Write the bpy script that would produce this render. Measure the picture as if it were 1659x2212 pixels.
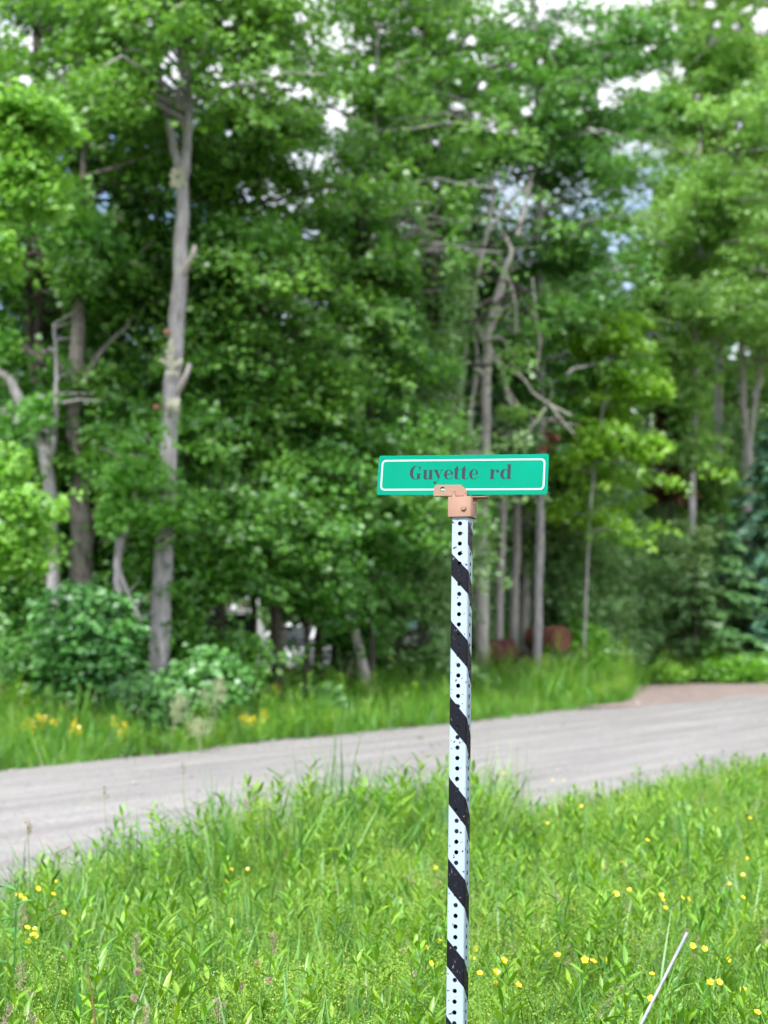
import bpy, bmesh, math, random
import numpy as np
from mathutils import Vector, Matrix

for o in list(bpy.data.objects): bpy.data.objects.remove(o)
SC = bpy.context.scene
COL = SC.collection
rng = np.random.default_rng(11)
random.seed(5)
R = math.radians

# ------------------------------------------------------------------ camera
CAM_H = 1.5
PITCH = math.atan(248 / 3460)
cam = bpy.data.cameras.new('camera')
cam.sensor_fit = 'VERTICAL'; cam.sensor_height = 36; cam.sensor_width = 27
cam.lens = 3460 / 2304 * 36
cam.clip_start = 0.05; cam.clip_end = 3000
cam.dof.use_dof = True; cam.dof.focus_distance = 3.86; cam.dof.aperture_fstop = 3.3
camo = bpy.data.objects.new('camera', cam); COL.objects.link(camo)
camo.location = (0, 0, CAM_H); camo.rotation_euler = (math.pi / 2 + PITCH, 0, 0)
SC.camera = camo

# ------------------------------------------------------------------ sky, sun, exposure
SUN_EL, SUN_AZ = 46, 201          # azimuth clockwise from +Y: behind the camera, to its left
w = bpy.data.worlds.new('World'); SC.world = w; w.use_nodes = True
nt = w.node_tree; nt.nodes.clear()
out = nt.nodes.new('ShaderNodeOutputWorld'); bg = nt.nodes.new('ShaderNodeBackground')
sky = nt.nodes.new('ShaderNodeTexSky'); sky.sky_type = 'NISHITA'; sky.sun_disc = False
sky.sun_elevation = R(SUN_EL); sky.sun_rotation = R(SUN_AZ); sky.air_density = 1.0; sky.dust_density = 0.6
tc = nt.nodes.new('ShaderNodeTexCoord'); mp = nt.nodes.new('ShaderNodeMapping')
mp.inputs['Scale'].default_value = (1, 1, 2.2); mp.inputs['Location'].default_value = (3.3, 0.2, 0.5)
nz = nt.nodes.new('ShaderNodeTexNoise'); nz.inputs['Scale'].default_value = 2.3; nz.inputs['Detail'].default_value = 8; nz.inputs['Roughness'].default_value = .55
rp = nt.nodes.new('ShaderNodeValToRGB'); rp.color_ramp.elements[0].position = .35; rp.color_ramp.elements[1].position = .50
mx = nt.nodes.new('ShaderNodeMix'); mx.data_type = 'RGBA'
mx.inputs['B'].default_value = (7.8, 8.0, 8.4, 1)
L = nt.links.new
L(tc.outputs['Generated'], mp.inputs['Vector']); L(mp.outputs[0], nz.inputs['Vector']); L(nz.outputs['Fac'], rp.inputs[0])
L(rp.outputs[0], mx.inputs['Factor']); L(sky.outputs[0], mx.inputs['A']); L(mx.outputs['Result'], bg.inputs['Color'])
bg.inputs['Strength'].default_value = 0.12; L(bg.outputs[0], out.inputs[0])
sun = bpy.data.lights.new('sun', 'SUN'); sun.energy = 3.5; sun.angle = R(9); sun.color = (1, .97, .92)
suno = bpy.data.objects.new('sun', sun); COL.objects.link(suno)
sd = Vector((math.sin(R(SUN_AZ)) * math.cos(R(SUN_EL)), math.cos(R(SUN_AZ)) * math.cos(R(SUN_EL)), math.sin(R(SUN_EL))))
suno.rotation_euler = sd.to_track_quat('Z', 'Y').to_euler(); suno.location = sd * 60
vs = SC.view_settings
vs.view_transform = 'Standard'; vs.look = 'None'; vs.gamma = 1; vs.use_curve_mapping = False; vs.exposure = 0.8
SC.display_settings.display_device = 'sRGB'
cy = SC.cycles
cy.use_denoising = True; cy.max_bounces = 9; cy.diffuse_bounces = 6; cy.use_adaptive_sampling = True; cy.adaptive_threshold = .03; cy.glossy_bounces = 2; cy.transmission_bounces = 4
cy.transparent_max_bounces = 4; cy.caustics_reflective = False; cy.caustics_refractive = False

# ------------------------------------------------------------------ geometry helpers
FD, CXD, CYD = 3460 / 1.0416, 829.5, 1106.0       # a point seen in the photo, at a chosen real distance, to the place it stands
def D(x, y, Y):
    a = (x - CXD) / FD; b = (CYD - y) / FD
    fy = math.cos(PITCH) - b * math.sin(PITCH); fz = math.sin(PITCH) + b * math.cos(PITCH)
    t = Y / fy
    return np.array([a * t, Y, CAM_H + fz * t])
def proj(P):
    P = np.atleast_2d(P) - np.array([0, 0, CAM_H])
    fw = P[:, 1] * math.cos(PITCH) + P[:, 2] * math.sin(PITCH); up = -P[:, 1] * math.sin(PITCH) + P[:, 2] * math.cos(PITCH)
    fw = np.where(fw < .1, .1, fw)
    return CXD + FD * P[:, 0] / fw, CYD - FD * up / fw

class MB:
    """collects vertices, faces and one tint per vertex, then links them as one mesh object"""
    def __init__(s): s.v = []; s.f = []; s.t = []; s.n = 0
    def add(s, v, f, tint=.5):
        v = np.asarray(v, float).reshape(-1, 3)
        if isinstance(f, np.ndarray): s.f.append(f + s.n)
        else:
            for k in sorted({len(q) for q in f}): s.f.append(np.array([q for q in f if len(q) == k], int) + s.n)
        s.v.append(v); s.n += len(v)
        t = np.asarray(tint, float)
        s.t.append(np.full(len(v), float(t)) if t.ndim == 0 else t)
    def mesh(s, name, mat, smooth=False):
        V = np.concatenate(s.v); T = np.concatenate(s.t)
        me = bpy.data.meshes.new(name)
        me.vertices.add(len(V)); me.vertices.foreach_set('co', V.astype(np.float32).ravel())
        li = np.concatenate([f.ravel() for f in s.f]); tot = np.concatenate([np.full(len(f), f.shape[1]) for f in s.f])
        st = np.concatenate([[0], np.cumsum(tot)[:-1]])
        me.loops.add(len(li)); me.loops.foreach_set('vertex_index', li.astype(np.int32))
        me.polygons.add(len(tot)); me.polygons.foreach_set('loop_start', st.astype(np.int32)); me.polygons.foreach_set('loop_total', tot.astype(np.int32))
        me.update(calc_edges=True)
        at = me.attributes.new('tint', 'FLOAT', 'POINT'); at.data.foreach_set('value', T.astype(np.float32))
        if smooth: me.polygons.foreach_set('use_smooth', np.ones(len(tot), bool))
        for m in (mat if isinstance(mat, (list, tuple)) else [mat]): me.materials.append(m)
        return me
    def obj(s, name, mat, parent=None, smooth=False, kind=None):
        return link(name, s.mesh(name, mat, smooth), parent, kind)
def link(name, me, parent=None, kind=None):
    o = bpy.data.objects.new(name, me); COL.objects.link(o)
    if parent is not None: o.parent = parent
    if kind: o['kind'] = kind
    return o
def empty(name, label, cat, loc=(0, 0, 0), group=None):
    o = bpy.data.objects.new(name, None); COL.objects.link(o); o.location = loc; o.empty_display_size = .1
    o['label'] = label; o['category'] = cat
    if group: o['group'] = group
    return o
def tag(o, label, cat, group=None):
    o['label'] = label; o['category'] = cat
    if group: o['group'] = group
    return o
def box(mb, x0, x1, y0, y1, z0, z1, tint=.5, M=None):
    v = np.array([[x, y, z] for z in (z0, z1) for y in (y0, y1) for x in (x0, x1)], float)
    if M is not None: v = np.array([tuple(M @ Vector(p)) for p in v])
    mb.add(v, [[0, 2, 3, 1], [4, 5, 7, 6], [0, 1, 5, 4], [2, 6, 7, 3], [0, 4, 6, 2], [1, 3, 7, 5]], tint)
def tube(mb, pts, rad, n=7, tint=.5, wob=0.0, cap=True):
    pts = np.asarray(pts, float); k = len(pts); rad = np.broadcast_to(np.asarray(rad, float), (k,))
    d = np.gradient(pts, axis=0); d /= np.linalg.norm(d, axis=1)[:, None] + 1e-9
    ref = np.array([0, 0, 1.]) if abs(d[:, 2]).mean() < .8 else np.array([1., 0, 0])
    u = np.cross(d, ref); u /= np.linalg.norm(u, axis=1)[:, None] + 1e-9; wv = np.cross(d, u)
    a = np.linspace(0, 2 * np.pi, n, endpoint=False)
    rr = rad[:, None] * (1 + wob * rng.normal(size=(k, n)))
    V = pts[:, None] + rr[..., None] * (np.cos(a)[None, :, None] * u[:, None] + np.sin(a)[None, :, None] * wv[:, None])
    i = np.arange(k - 1)[:, None] * n; j = np.arange(n)[None]; j2 = (j + 1) % n
    F = np.stack([i + j, i + j2, i + n + j2, i + n + j], -1).reshape(-1, 4)
    mb.add(V.reshape(-1, 3), F, tint)
    if cap:
        c = np.concatenate([V[-1], pts[-1:]]); mb.add(c, [[q, (q + 1) % n, n] for q in range(n)], tint)
def smooth_path(pts, n=14):
    """Catmull-Rom through points with any number of columns"""
    p = np.asarray(pts, float)
    if len(p) < 3: 
        t = np.linspace(0, 1, n)[:, None]; return p[0] * (1 - t) + p[-1] * t
    P = np.vstack([2 * p[0] - p[1], p, 2 * p[-1] - p[-2]]); o = []
    m = max(2, n // (len(p) - 1))
    for i in range(1, len(P) - 2):
        for t in np.linspace(0, 1, m, endpoint=False):
            a, b, c, d = P[i - 1], P[i], P[i + 1], P[i + 2]
            o.append(.5 * (2 * b + (c - a) * t + (2 * a - 5 * b + 4 * c - d) * t * t + (3 * b - a - 3 * c + d) * t ** 3))
    o.append(p[-1]); return np.array(o)
def leaf_quads(mb, C, dirv, nrm, ln, wd, tint, fold=.18):
    """folded diamond leaves: base, side, tip, side"""
    C = np.asarray(C); ln = np.asarray(ln)[:, None]; wd = np.asarray(wd)[:, None]
    dirv = dirv / (np.linalg.norm(dirv, axis=1)[:, None] + 1e-9)
    s = np.cross(dirv, nrm); s /= np.linalg.norm(s, axis=1)[:, None] + 1e-9; n2 = np.cross(s, dirv)
    b = C - dirv * ln * .5; t = C + dirv * ln * .5
    l = C - dirv * ln * .05 - s * wd * .5 + n2 * wd * fold; r = C - dirv * ln * .05 + s * wd * .5 + n2 * wd * fold
    V = np.stack([b, r, t, l], 1).reshape(-1, 3); N = len(C)
    mb.add(V, np.arange(4 * N).reshape(N, 4), np.repeat(tint, 4))

# ------------------------------------------------------------------ materials
def newmat(name):
    m = bpy.data.materials.new(name); m.use_nodes = True; m.node_tree.nodes.clear()
    return m, m.node_tree, m.node_tree.nodes.new, m.node_tree.links.new
def ramp(N, stops):
    r = N('ShaderNodeValToRGB'); e = r.color_ramp.elements
    while len(e) < len(stops): e.new(.5)
    for x, (p, c) in zip(e, stops): x.position = p; x.color = (*c, 1)
    return r
def leafmat(name, dark, light, trans=.38, gloss=.05, rand=.25, rough=.45, hue=(.484, .506)):
    m, T, N, L = newmat(name)
    o = N('ShaderNodeOutputMaterial'); at = N('ShaderNodeAttribute'); at.attribute_name = 'tint'
    oi = N('ShaderNodeObjectInfo')
    ma = N('ShaderNodeMath'); ma.operation = 'MULTIPLY_ADD'; ma.inputs[1].default_value = rand; L(oi.outputs['Random'], ma.inputs[0]); L(at.outputs['Fac'], ma.inputs[2])
    mb_ = N('ShaderNodeMath'); mb_.operation = 'SUBTRACT'; mb_.use_clamp = True; mb_.inputs[1].default_value = rand / 2; L(ma.outputs[0], mb_.inputs[0])
    r0_ = ramp(N, [(0, dark), (1, light)]); L(mb_.outputs[0], r0_.inputs[0])
    wn = N('ShaderNodeTexWhiteNoise'); wn.noise_dimensions = '1D'; L(oi.outputs['Random'], wn.inputs['W'])      # each plant has its own hue
    mr = N('ShaderNodeMapRange'); mr.inputs['To Min'].default_value = hue[0]; mr.inputs['To Max'].default_value = hue[1]; L(wn.outputs['Value'], mr.inputs['Value'])
    r = N('ShaderNodeHueSaturation'); L(mr.outputs[0], r.inputs['Hue']); L(r0_.outputs[0], r.inputs['Color'])
    df = N('ShaderNodeBsdfDiffuse'); tr = N('ShaderNodeBsdfTranslucent'); gl = N('ShaderNodeBsdfGlossy'); gl.inputs['Roughness'].default_value = rough
    gl.inputs['Color'].default_value = (.9, .95, 1, 1)
    hs = N('ShaderNodeHueSaturation'); hs.inputs['Hue'].default_value = .496; hs.inputs['Saturation'].default_value = 1.1; hs.inputs['Value'].default_value = 1.25
    L(r.outputs[0], df.inputs[0]); L(r.outputs[0], hs.inputs['Color']); L(hs.outputs[0], tr.inputs[0])
    a = N('ShaderNodeMixShader'); a.inputs[0].default_value = trans; L(df.outputs[0], a.inputs[1]); L(tr.outputs[0], a.inputs[2])
    b = N('ShaderNodeMixShader'); b.inputs[0].default_value = gloss; L(a.outputs[0], b.inputs[1]); L(gl.outputs[0], b.inputs[2])
    L(b.outputs[0], o.inputs[0]); return m
def simple(name, col, rough=.6, metal=0, bump=0, bscale=80, var=.0, vscale=20, spec=.5):
    m, T, N, L = newmat(name); o = N('ShaderNodeOutputMaterial'); p = N('ShaderNodeBsdfPrincipled')
    p.inputs['Roughness'].default_value = rough; p.inputs['Metallic'].default_value = metal; p.inputs['Specular IOR Level'].default_value = spec
    tcn = N('ShaderNodeTexCoord')
    if var:
        n = N('ShaderNodeTexNoise'); n.inputs['Scale'].default_value = vscale; n.inputs['Detail'].default_value = 6; L(tcn.outputs['Object'], n.inputs['Vector'])
        c = np.array(col); r = ramp(N, [(.3, tuple(c * (1 - var))), (.7, tuple(np.minimum(c * (1 + var), 1)))]); L(n.outputs['Fac'], r.inputs[0]); L(r.outputs[0], p.inputs['Base Color'])
    else: p.inputs['Base Color'].default_value = (*col, 1)
    if bump:
        n = N('ShaderNodeTexNoise'); n.inputs['Scale'].default_value = bscale; n.inputs['Detail'].default_value = 4; L(tcn.outputs['Object'], n.inputs['Vector'])
        b = N('ShaderNodeBump'); b.inputs['Strength'].default_value = bump; b.inputs['Distance'].default_value = .002; L(n.outputs['Fac'], b.inputs['Height']); L(b.outputs[0], p.inputs['Normal'])
    L(p.outputs[0], o.inputs[0]); return m
def bark(name, a, b, lich, sc=1.0, lf=.62):
    m, T, N, L = newmat(name); o = N('ShaderNodeOutputMaterial'); p = N('ShaderNodeBsdfPrincipled'); p.inputs['Roughness'].default_value = .9; p.inputs['Specular IOR Level'].default_value = .15
    tcn = N('ShaderNodeTexCoord'); mpn = N('ShaderNodeMapping'); mpn.inputs['Scale'].default_value = (9 * sc, 9 * sc, 2.0 * sc); L(tcn.outputs['Object'], mpn.inputs['Vector'])
    n = N('ShaderNodeTexNoise'); n.inputs['Scale'].default_value = 2; n.inputs['Detail'].default_value = 8; n.inputs['Roughness'].default_value = .7; L(mpn.outputs[0], n.inputs['Vector'])
    r = ramp(N, [(.32, a), (.68, b)]); L(n.outputs['Fac'], r.inputs[0])
    n2 = N('ShaderNodeTexNoise'); n2.inputs['Scale'].default_value = 2.6; n2.inputs['Detail'].default_value = 5; L(tcn.outputs['Object'], n2.inputs['Vector'])
    r2 = ramp(N, [(lf, (0, 0, 0)), (lf + .06, (1, 1, 1))]); L(n2.outputs['Fac'], r2.inputs[0])
    x = N('ShaderNodeMix'); x.data_type = 'RGBA'; L(r2.outputs[0], x.inputs['Factor']); L(r.outputs[0], x.inputs['A']); x.inputs['B'].default_value = (*lich, 1)
    L(x.outputs['Result'], p.inputs['Base Color'])
    bp = N('ShaderNodeBump'); bp.inputs['Strength'].default_value = .8; bp.inputs['Distance'].default_value = .02; L(n.outputs['Fac'], bp.inputs['Height']); L(bp.outputs[0], p.inputs['Normal'])
    L(p.outputs[0], o.inputs[0]); return m

M = {}
M['maple'] = leafmat('maple_leaves', (.07, .21, .035), (.19, .46, .07), trans=0.46)
M['maple_bright'] = leafmat('young_maple_leaves', (.12, .33, .05), (.26, .56, .09), trans=0.48)
M['maple_deep'] = leafmat('deep_green_leaves', (.05, .16, .032), (.145, .37, .065), trans=0.45)  # a darker green than the other maple leaves
M['birch'] = leafmat('birch_leaves', (.115, .29, .05), (.28, .56, .12), trans=0.48, hue=(.478, .49))
M['larch'] = leafmat('larch_needles', (.145, .31, .06), (.32, .57, .14), trans=0.48, hue=(.478, .49))
M['shrub'] = leafmat('shrub_leaves', (.045, .18, .04), (.16, .42, .085), trans=.3, gloss=.07)
M['shrub_bright'] = leafmat('bright_shrub_leaves', (.1, .3, .02), (.27, .58, .05), trans=.42)
M['fir'] = leafmat('fir_needles', (.06, .17, .045), (.18, .38, .12), trans=.2)
M['spruce'] = leafmat('spruce_needles', (.02, .06, .03), (.07, .17, .08), trans=0.2)
M['spruce_blue'] = leafmat('blue_spruce_needles', (.025, .09, .055), (.12, .29, .18), trans=.15)
M['sagegreen'] = leafmat('soft_green_leaves', (.14, .29, .085), (.31, .52, .19), trans=.35)
M['dead_brown'] = leafmat('dead_brown_foliage', (.07, .04, .022), (.17, .1, .055), trans=.15, gloss=.01, hue=(.5, .5))
M['dead_red'] = leafmat('dead_red_leaves', (.1, .03, .022), (.24, .07, .05), trans=.3, gloss=.02, hue=(.5, .5))
M['bark_grey'] = bark('grey_maple_bark', (.2, .185, .19), (.54, .51, .54), (.42, .45, .33))
M['bark_dark'] = bark('dark_bark', (.035, .03, .026), (.13, .115, .1), (.22, .24, .15), lf=.66)
M['bark_pale'] = bark('pale_bark', (.26, .235, .22), (.58, .54, .52), (.4, .43, .3), lf=.68)
M['bark_shaggy'] = bark('shaggy_bark', (.05, .04, .035), (.42, .38, .36), (.38, .4, .28), sc=1.6, lf=.7)
M['dead_wood'] = bark('weathered_dead_wood', (.32, .295, .28), (.68, .64, .61), (.5, .52, .4), lf=.72)
M['cut_wood'] = simple('fresh_cut_wood', (.42, .2, .13), .8, var=.3, vscale=30)
M['lichen'] = simple('pale_lichen', (.5, .5, .38), .95, var=.25, vscale=40)
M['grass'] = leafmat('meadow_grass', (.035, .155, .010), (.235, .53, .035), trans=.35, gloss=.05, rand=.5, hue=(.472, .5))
M['grass_blue'] = leafmat('broad_grass', (.035, .14, .025), (.19, .44, .08), trans=.3, gloss=.045, rand=.4)
M['weed'] = leafmat('weed_leaves', (.045, .19, .010), (.25, .56, .035), trans=.35, gloss=.05, rand=.4, hue=(.47, .498))
M['bed_flower'] = leafmat('bedstraw_flowers', (.28, .45, .06), (.5, .68, .18), trans=.3, gloss=.01, rand=.3)
M['white_flower'] = leafmat('white_flowers', (.6, .62, .5), (.8, .8, .75), trans=.3, gloss=.01, rand=.2, hue=(.5, .5))
M['verge'] = leafmat('verge_grass', (.075, .24, .025), (.21, .47, .06), trans=.35, gloss=.03, rand=.4)
M['straw'] = leafmat('dry_straw', (.3, .24, .1), (.5, .44, .24), trans=.25, gloss=.02, hue=(.5, .5))
M['seedhead'] = leafmat('grass_seed_heads', (.27, .22, .15), (.5, .44, .34), trans=.2, gloss=.01, hue=(.5, .5))
M['clover'] = leafmat('pink_clover', (.42, .24, .25), (.6, .42, .42), trans=.2, gloss=.01, hue=(.5, .5))
M['petal'] = leafmat('buttercup_petals', (.78, .58, .01), (.9, .74, .02), trans=.2, gloss=.08, rand=.1, rough=.25, hue=(.5, .5))
M['flower_eye'] = simple('buttercup_centre', (.55, .32, .01), .7)
M['brown_stalk'] = leafmat('dead_stalk', (.14, .09, .045), (.32, .22, .12), trans=.1, gloss=.02, hue=(.5, .5))

# ground: soil and leaf litter
m, T, N, L = newmat('soil'); o_ = N('ShaderNodeOutputMaterial'); p_ = N('ShaderNodeBsdfPrincipled'); p_.inputs['Roughness'].default_value = 1; p_.inputs['Specular IOR Level'].default_value = .1
tcn = N('ShaderNodeTexCoord'); n1 = N('ShaderNodeTexNoise'); n1.inputs['Scale'].default_value = 3; n1.inputs['Detail'].default_value = 10; L(tcn.outputs['Object'], n1.inputs['Vector'])
r1 = ramp(N, [(.3, (.03, .024, .014)), (.55, (.06, .05, .026)), (.75, (.045, .065, .02))]); L(n1.outputs['Fac'], r1.inputs[0]); L(r1.outputs[0], p_.inputs['Base Color'])
b1 = N('ShaderNodeBump'); b1.inputs['Distance'].default_value = .05; L(n1.outputs['Fac'], b1.inputs['Height']); L(b1.outputs[0], p_.inputs['Normal']); L(p_.outputs[0], o_.inputs[0]); M['soil'] = m
# gravel road: streaked along its length (the mesh's own X runs along the road)
m, T, N, L = newmat('packed_gravel'); o_ = N('ShaderNodeOutputMaterial'); p_ = N('ShaderNodeBsdfPrincipled'); p_.inputs['Roughness'].default_value = .95; p_.inputs['Specular IOR Level'].default_value = .2
tcn = N('ShaderNodeTexCoord'); mpn = N('ShaderNodeMapping'); mpn.inputs['Scale'].default_value = (.12, 1.5, 1); L(tcn.outputs['Object'], mpn.inputs['Vector'])
n1 = N('ShaderNodeTexNoise'); n1.inputs['Scale'].default_value = 2.2; n1.inputs['Detail'].default_value = 7; n1.inputs['Roughness'].default_value = .6; L(mpn.outputs[0], n1.inputs['Vector'])
n2 = N('ShaderNodeTexVoronoi'); n2.inputs['Scale'].default_value = 55; L(tcn.outputs['Object'], n2.inputs['Vector'])
n3 = N('ShaderNodeTexNoise'); n3.inputs['Scale'].default_value = 120; n3.inputs['Detail'].default_value = 3; L(tcn.outputs['Object'], n3.inputs['Vector'])
r1 = ramp(N, [(.38, (.172, .146, .148)), (.52, (.236, .204, .208)), (.66, (.31, .276, .278))]); L(n1.outputs['Fac'], r1.inputs[0])
r2 = ramp(N, [(.25, (.72, .72, .72)), (.75, (1.25, 1.22, 1.2))]); L(n3.outputs['Fac'], r2.inputs[0])
x1 = N('ShaderNodeMix'); x1.data_type = 'RGBA'; x1.blend_type = 'MULTIPLY'; x1.inputs['Factor'].default_value = 1; L(r1.outputs[0], x1.inputs['A']); L(r2.outputs[0], x1.inputs['B'])
x2 = N('ShaderNodeMix'); x2.data_type = 'RGBA'; x2.inputs['Factor'].default_value = .22; L(x1.outputs['Result'], x2.inputs['A']); L(n2.outputs['Color'], x2.inputs['B'])
hsv = N('ShaderNodeHueSaturation'); hsv.inputs['Saturation'].default_value = .45; hsv.inputs['Value'].default_value = .95; L(x2.outputs['Result'], hsv.inputs['Color']); L(hsv.outputs[0], p_.inputs['Base Color'])
b1 = N('ShaderNodeBump'); b1.inputs['Strength'].default_value = .7; b1.inputs['Distance'].default_value = .015; L(n2.outputs['Distance'], b1.inputs['Height']); L(b1.outputs[0], p_.inputs['Normal']); L(p_.outputs[0], o_.inputs[0]); M['gravel'] = m
M['stone'] = leafmat('road_stones', (.2, .18, .18), (.48, .45, .44), trans=0, gloss=.02, hue=(.5, .5))

# ------------------------------------------------------------------ the setting: ground, road, driveway
U = np.array([.555, .832]); NRM = np.array([.832, -.555])          # along the road, and across it towards the camera
FAR0 = np.array([-3.9, 15.5]); WID = 6.6
def road_xy(s, c): return FAR0[0] + U[0] * s + NRM[0] * c, FAR0[1] + U[1] * s + NRM[1] * c   # c: 0 far edge .. WID near edge
def across(x, y): return (x - FAR0[0]) * NRM[0] + (y - FAR0[1]) * NRM[1]
def along(x, y): return (x - FAR0[0]) * U[0] + (y - FAR0[1]) * U[1]
gx = np.concatenate([np.linspace(-420, -40, 12), np.linspace(-36, 36, 49), np.linspace(40, 420, 12)])
gy = np.concatenate([np.linspace(-200, -8, 8), np.linspace(-6, 70, 52), np.linspace(76, 700, 12)])
XX, YY = np.meshgrid(gx, gy)
CC = across(XX, YY)
ZZ = -.03 - .10 * np.clip((-CC - .6) / 1.5, 0, 1) * np.clip((-CC - .6) / 1.5, 0, 1) + .03 * np.sin(XX * .7) * np.sin(YY * .9) * (np.abs(CC - 3.3) > 4.4)
g = MB(); nX, nY = len(gx), len(gy)
ii = (np.arange(nY - 1)[:, None] * nX + np.arange(nX - 1)[None]).ravel()
g.add(np.stack([XX, YY, ZZ], -1).reshape(-1, 3), np.stack([ii, ii + 1, ii + nX + 1, ii + nX], -1))
g.obj('ground', M['soil'], smooth=True, kind='structure')
def gz(x, y): return -.03
# road, built in its own frame so that its texture runs along it
rs = np.linspace(-60, 160, 221); rc = np.linspace(-.35, WID + .35, 34)
SS, RC = np.meshgrid(rs, rc)
wav = .16 * np.sin(SS * .9) + .11 * np.sin(SS * 2.3 + 1) + .07 * np.sin(SS * 5.1)
edge = np.where(RC < 0, 1, 0) * wav + np.where(RC > WID, 1, 0) * wav[:, ::-1]
rz = .012 + .05 * (1 - ((RC - WID / 2) / (WID / 2)) ** 2) - .022 * (np.exp(-((RC - 1.9) / .3) ** 2) + np.exp(-((RC - 3.6) / .3) ** 2) + np.exp(-((RC - 5.2) / .3) ** 2)) + .006 * np.sin(SS * 1.7 + RC * 2)
rz = np.where((RC < -.1) | (RC > WID + .1), -.025, rz)
rd = MB(); nX, nY = len(rs), len(rc); ii = (np.arange(nY - 1)[:, None] * nX + np.arange(nX - 1)[None]).ravel()
rd.add(np.stack([SS, -(RC + edge), rz], -1).reshape(-1, 3), np.stack([ii, ii + 1, ii + nX + 1, ii + nX], -1))
road = rd.obj('road', M['gravel'], smooth=True, kind='structure')
road.location = (FAR0[0], FAR0[1], 0); road.rotation_euler = (0, 0, math.atan2(U[1], U[0]))
# gravel apron of a side entrance on the far side of the road
APR = np.array([(3.3, 26.9), (4.3, 28.4), (4.9, 30.5), (5.2, 33.5), (5.8, 36.2), (7.2, 37.4), (9.5, 38.0), (13, 39.5), (18, 42), (24, 45), (23, 41), (14, 38.6), (11.5, 36.5), (9, 33.2), (6.6, 29.8), (4.6, 27.2)])
def in_drive(x, y):
    x = np.asarray(x, float); y = np.asarray(y, float); ins = np.zeros(x.shape, bool); j = len(APR) - 1
    for i in range(len(APR)):
        (xi, yi), (xj, yj) = APR[i], APR[j]
        ins ^= ((yi > y) != (yj > y)) & (x < (xj - xi) * (y - yi) / (yj - yi + 1e-12) + xi); j = i
    return ins
dv = MB(); q = smooth_path(np.vstack([APR, APR[:1]]), 16 * 5)[:-1]; dv.add(np.c_[q, np.full(len(q), .03)], [list(range(len(q)))])
M['tan_gravel'] = simple('pinkish_tan_gravel', (.27, .215, .2), .95, bump=.6, bscale=60, var=.22, vscale=3, spec=.15)
drive = dv.obj('driveway', M['tan_gravel'], kind='structure')

# ------------------------------------------------------------------ trees
# real gaps in the canopy where the sky shows through (no foliage grows there)
GAPS = [(725,262,36,44),(640,200,45,22),(485,50,24,14),(650,22,22,15),(375,125,20,26),(75,100,13,28),(218,432,17,34),(250,300,12,12),(675,508,24,24),
        (985,235,34,42),(950,300,26,26),(1249,62,70,24),(1319,200,24,46),(1405,190,30,22),(1460,160,24,16),(1610,16,26,14),(1530,14,18,9),(1350,322,44,24),(1420,330,34,20),(1378,438,46,42),(884,490,38,50),
        (1329,545,22,12),(1352,620,16,12),(1110,40,30,14),(1440,90,50,16),(900,70,16,14),(590,150,20,12),(1645,50,20,30),(1040,190,14,14),(925,560,12,40),(510,420,22,12)]
gr = np.random.default_rng(3)
for q in range(65):
    x = gr.uniform(20, 1650); y = gr.uniform(0, 430) if x > 500 else gr.uniform(0, 330)
    if gr.random() < .35 + .5 * (x > 950): GAPS.append((x, y, gr.uniform(7, 16), gr.uniform(7, 15)))
# no leaves hang before these trunks and limbs: x, y, half width, half height, nearer than
FRONT = [(372,230,46,150,22.3),(400,330,26,110,22.3),(1085,560,86,215,31.2),(1045,830,44,150,31.2),(1160,850,95,52,31.2),(78,660,42,190,24.2),(165,860,36,130,22.3),(186,1140,44,110,22.3),(776,500,24,66,26.5),(1614,870,36,110,43.5),(1550,850,18,90,45.5),(530,1335,90,36,38.5),(650,1370,60,38,43),
         (890,1365,38,40,43),(120,1000,40,90,21.9),(940,560,32,160,33.2),(372,600,30,390,21.2),(346,1290,26,110,21.2),(1185,1380,52,42,33),(1066,1410,54,36,31.2)]
def keep(C, strength=.97):
    px, py = proj(C); k = np.ones(len(C), bool)
    jx = 12 * np.sin(C[:, 0] * 3.1 + C[:, 2] * 2.3) + 9 * np.sin(C[:, 2] * 5.7 + C[:, 0] * 4.3 + C[:, 1]); jy = 11 * np.sin(C[:, 2] * 3.7 - C[:, 0] * 2.9 + 1) + 8 * np.sin(C[:, 0] * 6.1 + C[:, 1] * 2)
    rd_ = rng.random(len(C))
    for (x, y, a, b) in GAPS:
        near = np.abs(px - x) < a * 1.4 + 22
        if not near.any(): continue
        i = np.nonzero(near)[0]
        f = 1 if a > 20 else .35
        q = ((px[i] + jx[i] * f - x) / a) ** 2 + ((py[i] + jy[i] * f - y) / b) ** 2
        k[i] &= ~(rd_[i] < (strength * np.clip(1.7 - q, 0, 1) if f < 1 else .93 * np.clip(1.35 - q, 0, 1)))
    for (x, y, a, b, ym) in FRONT:
        q = ((px + jx - x) / a) ** 2 + ((py + jy - y) / b) ** 2
        k &= ~((C[:, 1] < ym) & (rd_ < .95 * np.clip(1.6 - q, 0, 1)))
    k &= ~((C[:, 0] > -7.5) & (C[:, 0] < 2.2) & (C[:, 1] > 36.8) & (C[:, 1] < 50))      # clearing added around the cars, left leafless so skylight reaches them
    return k
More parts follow.
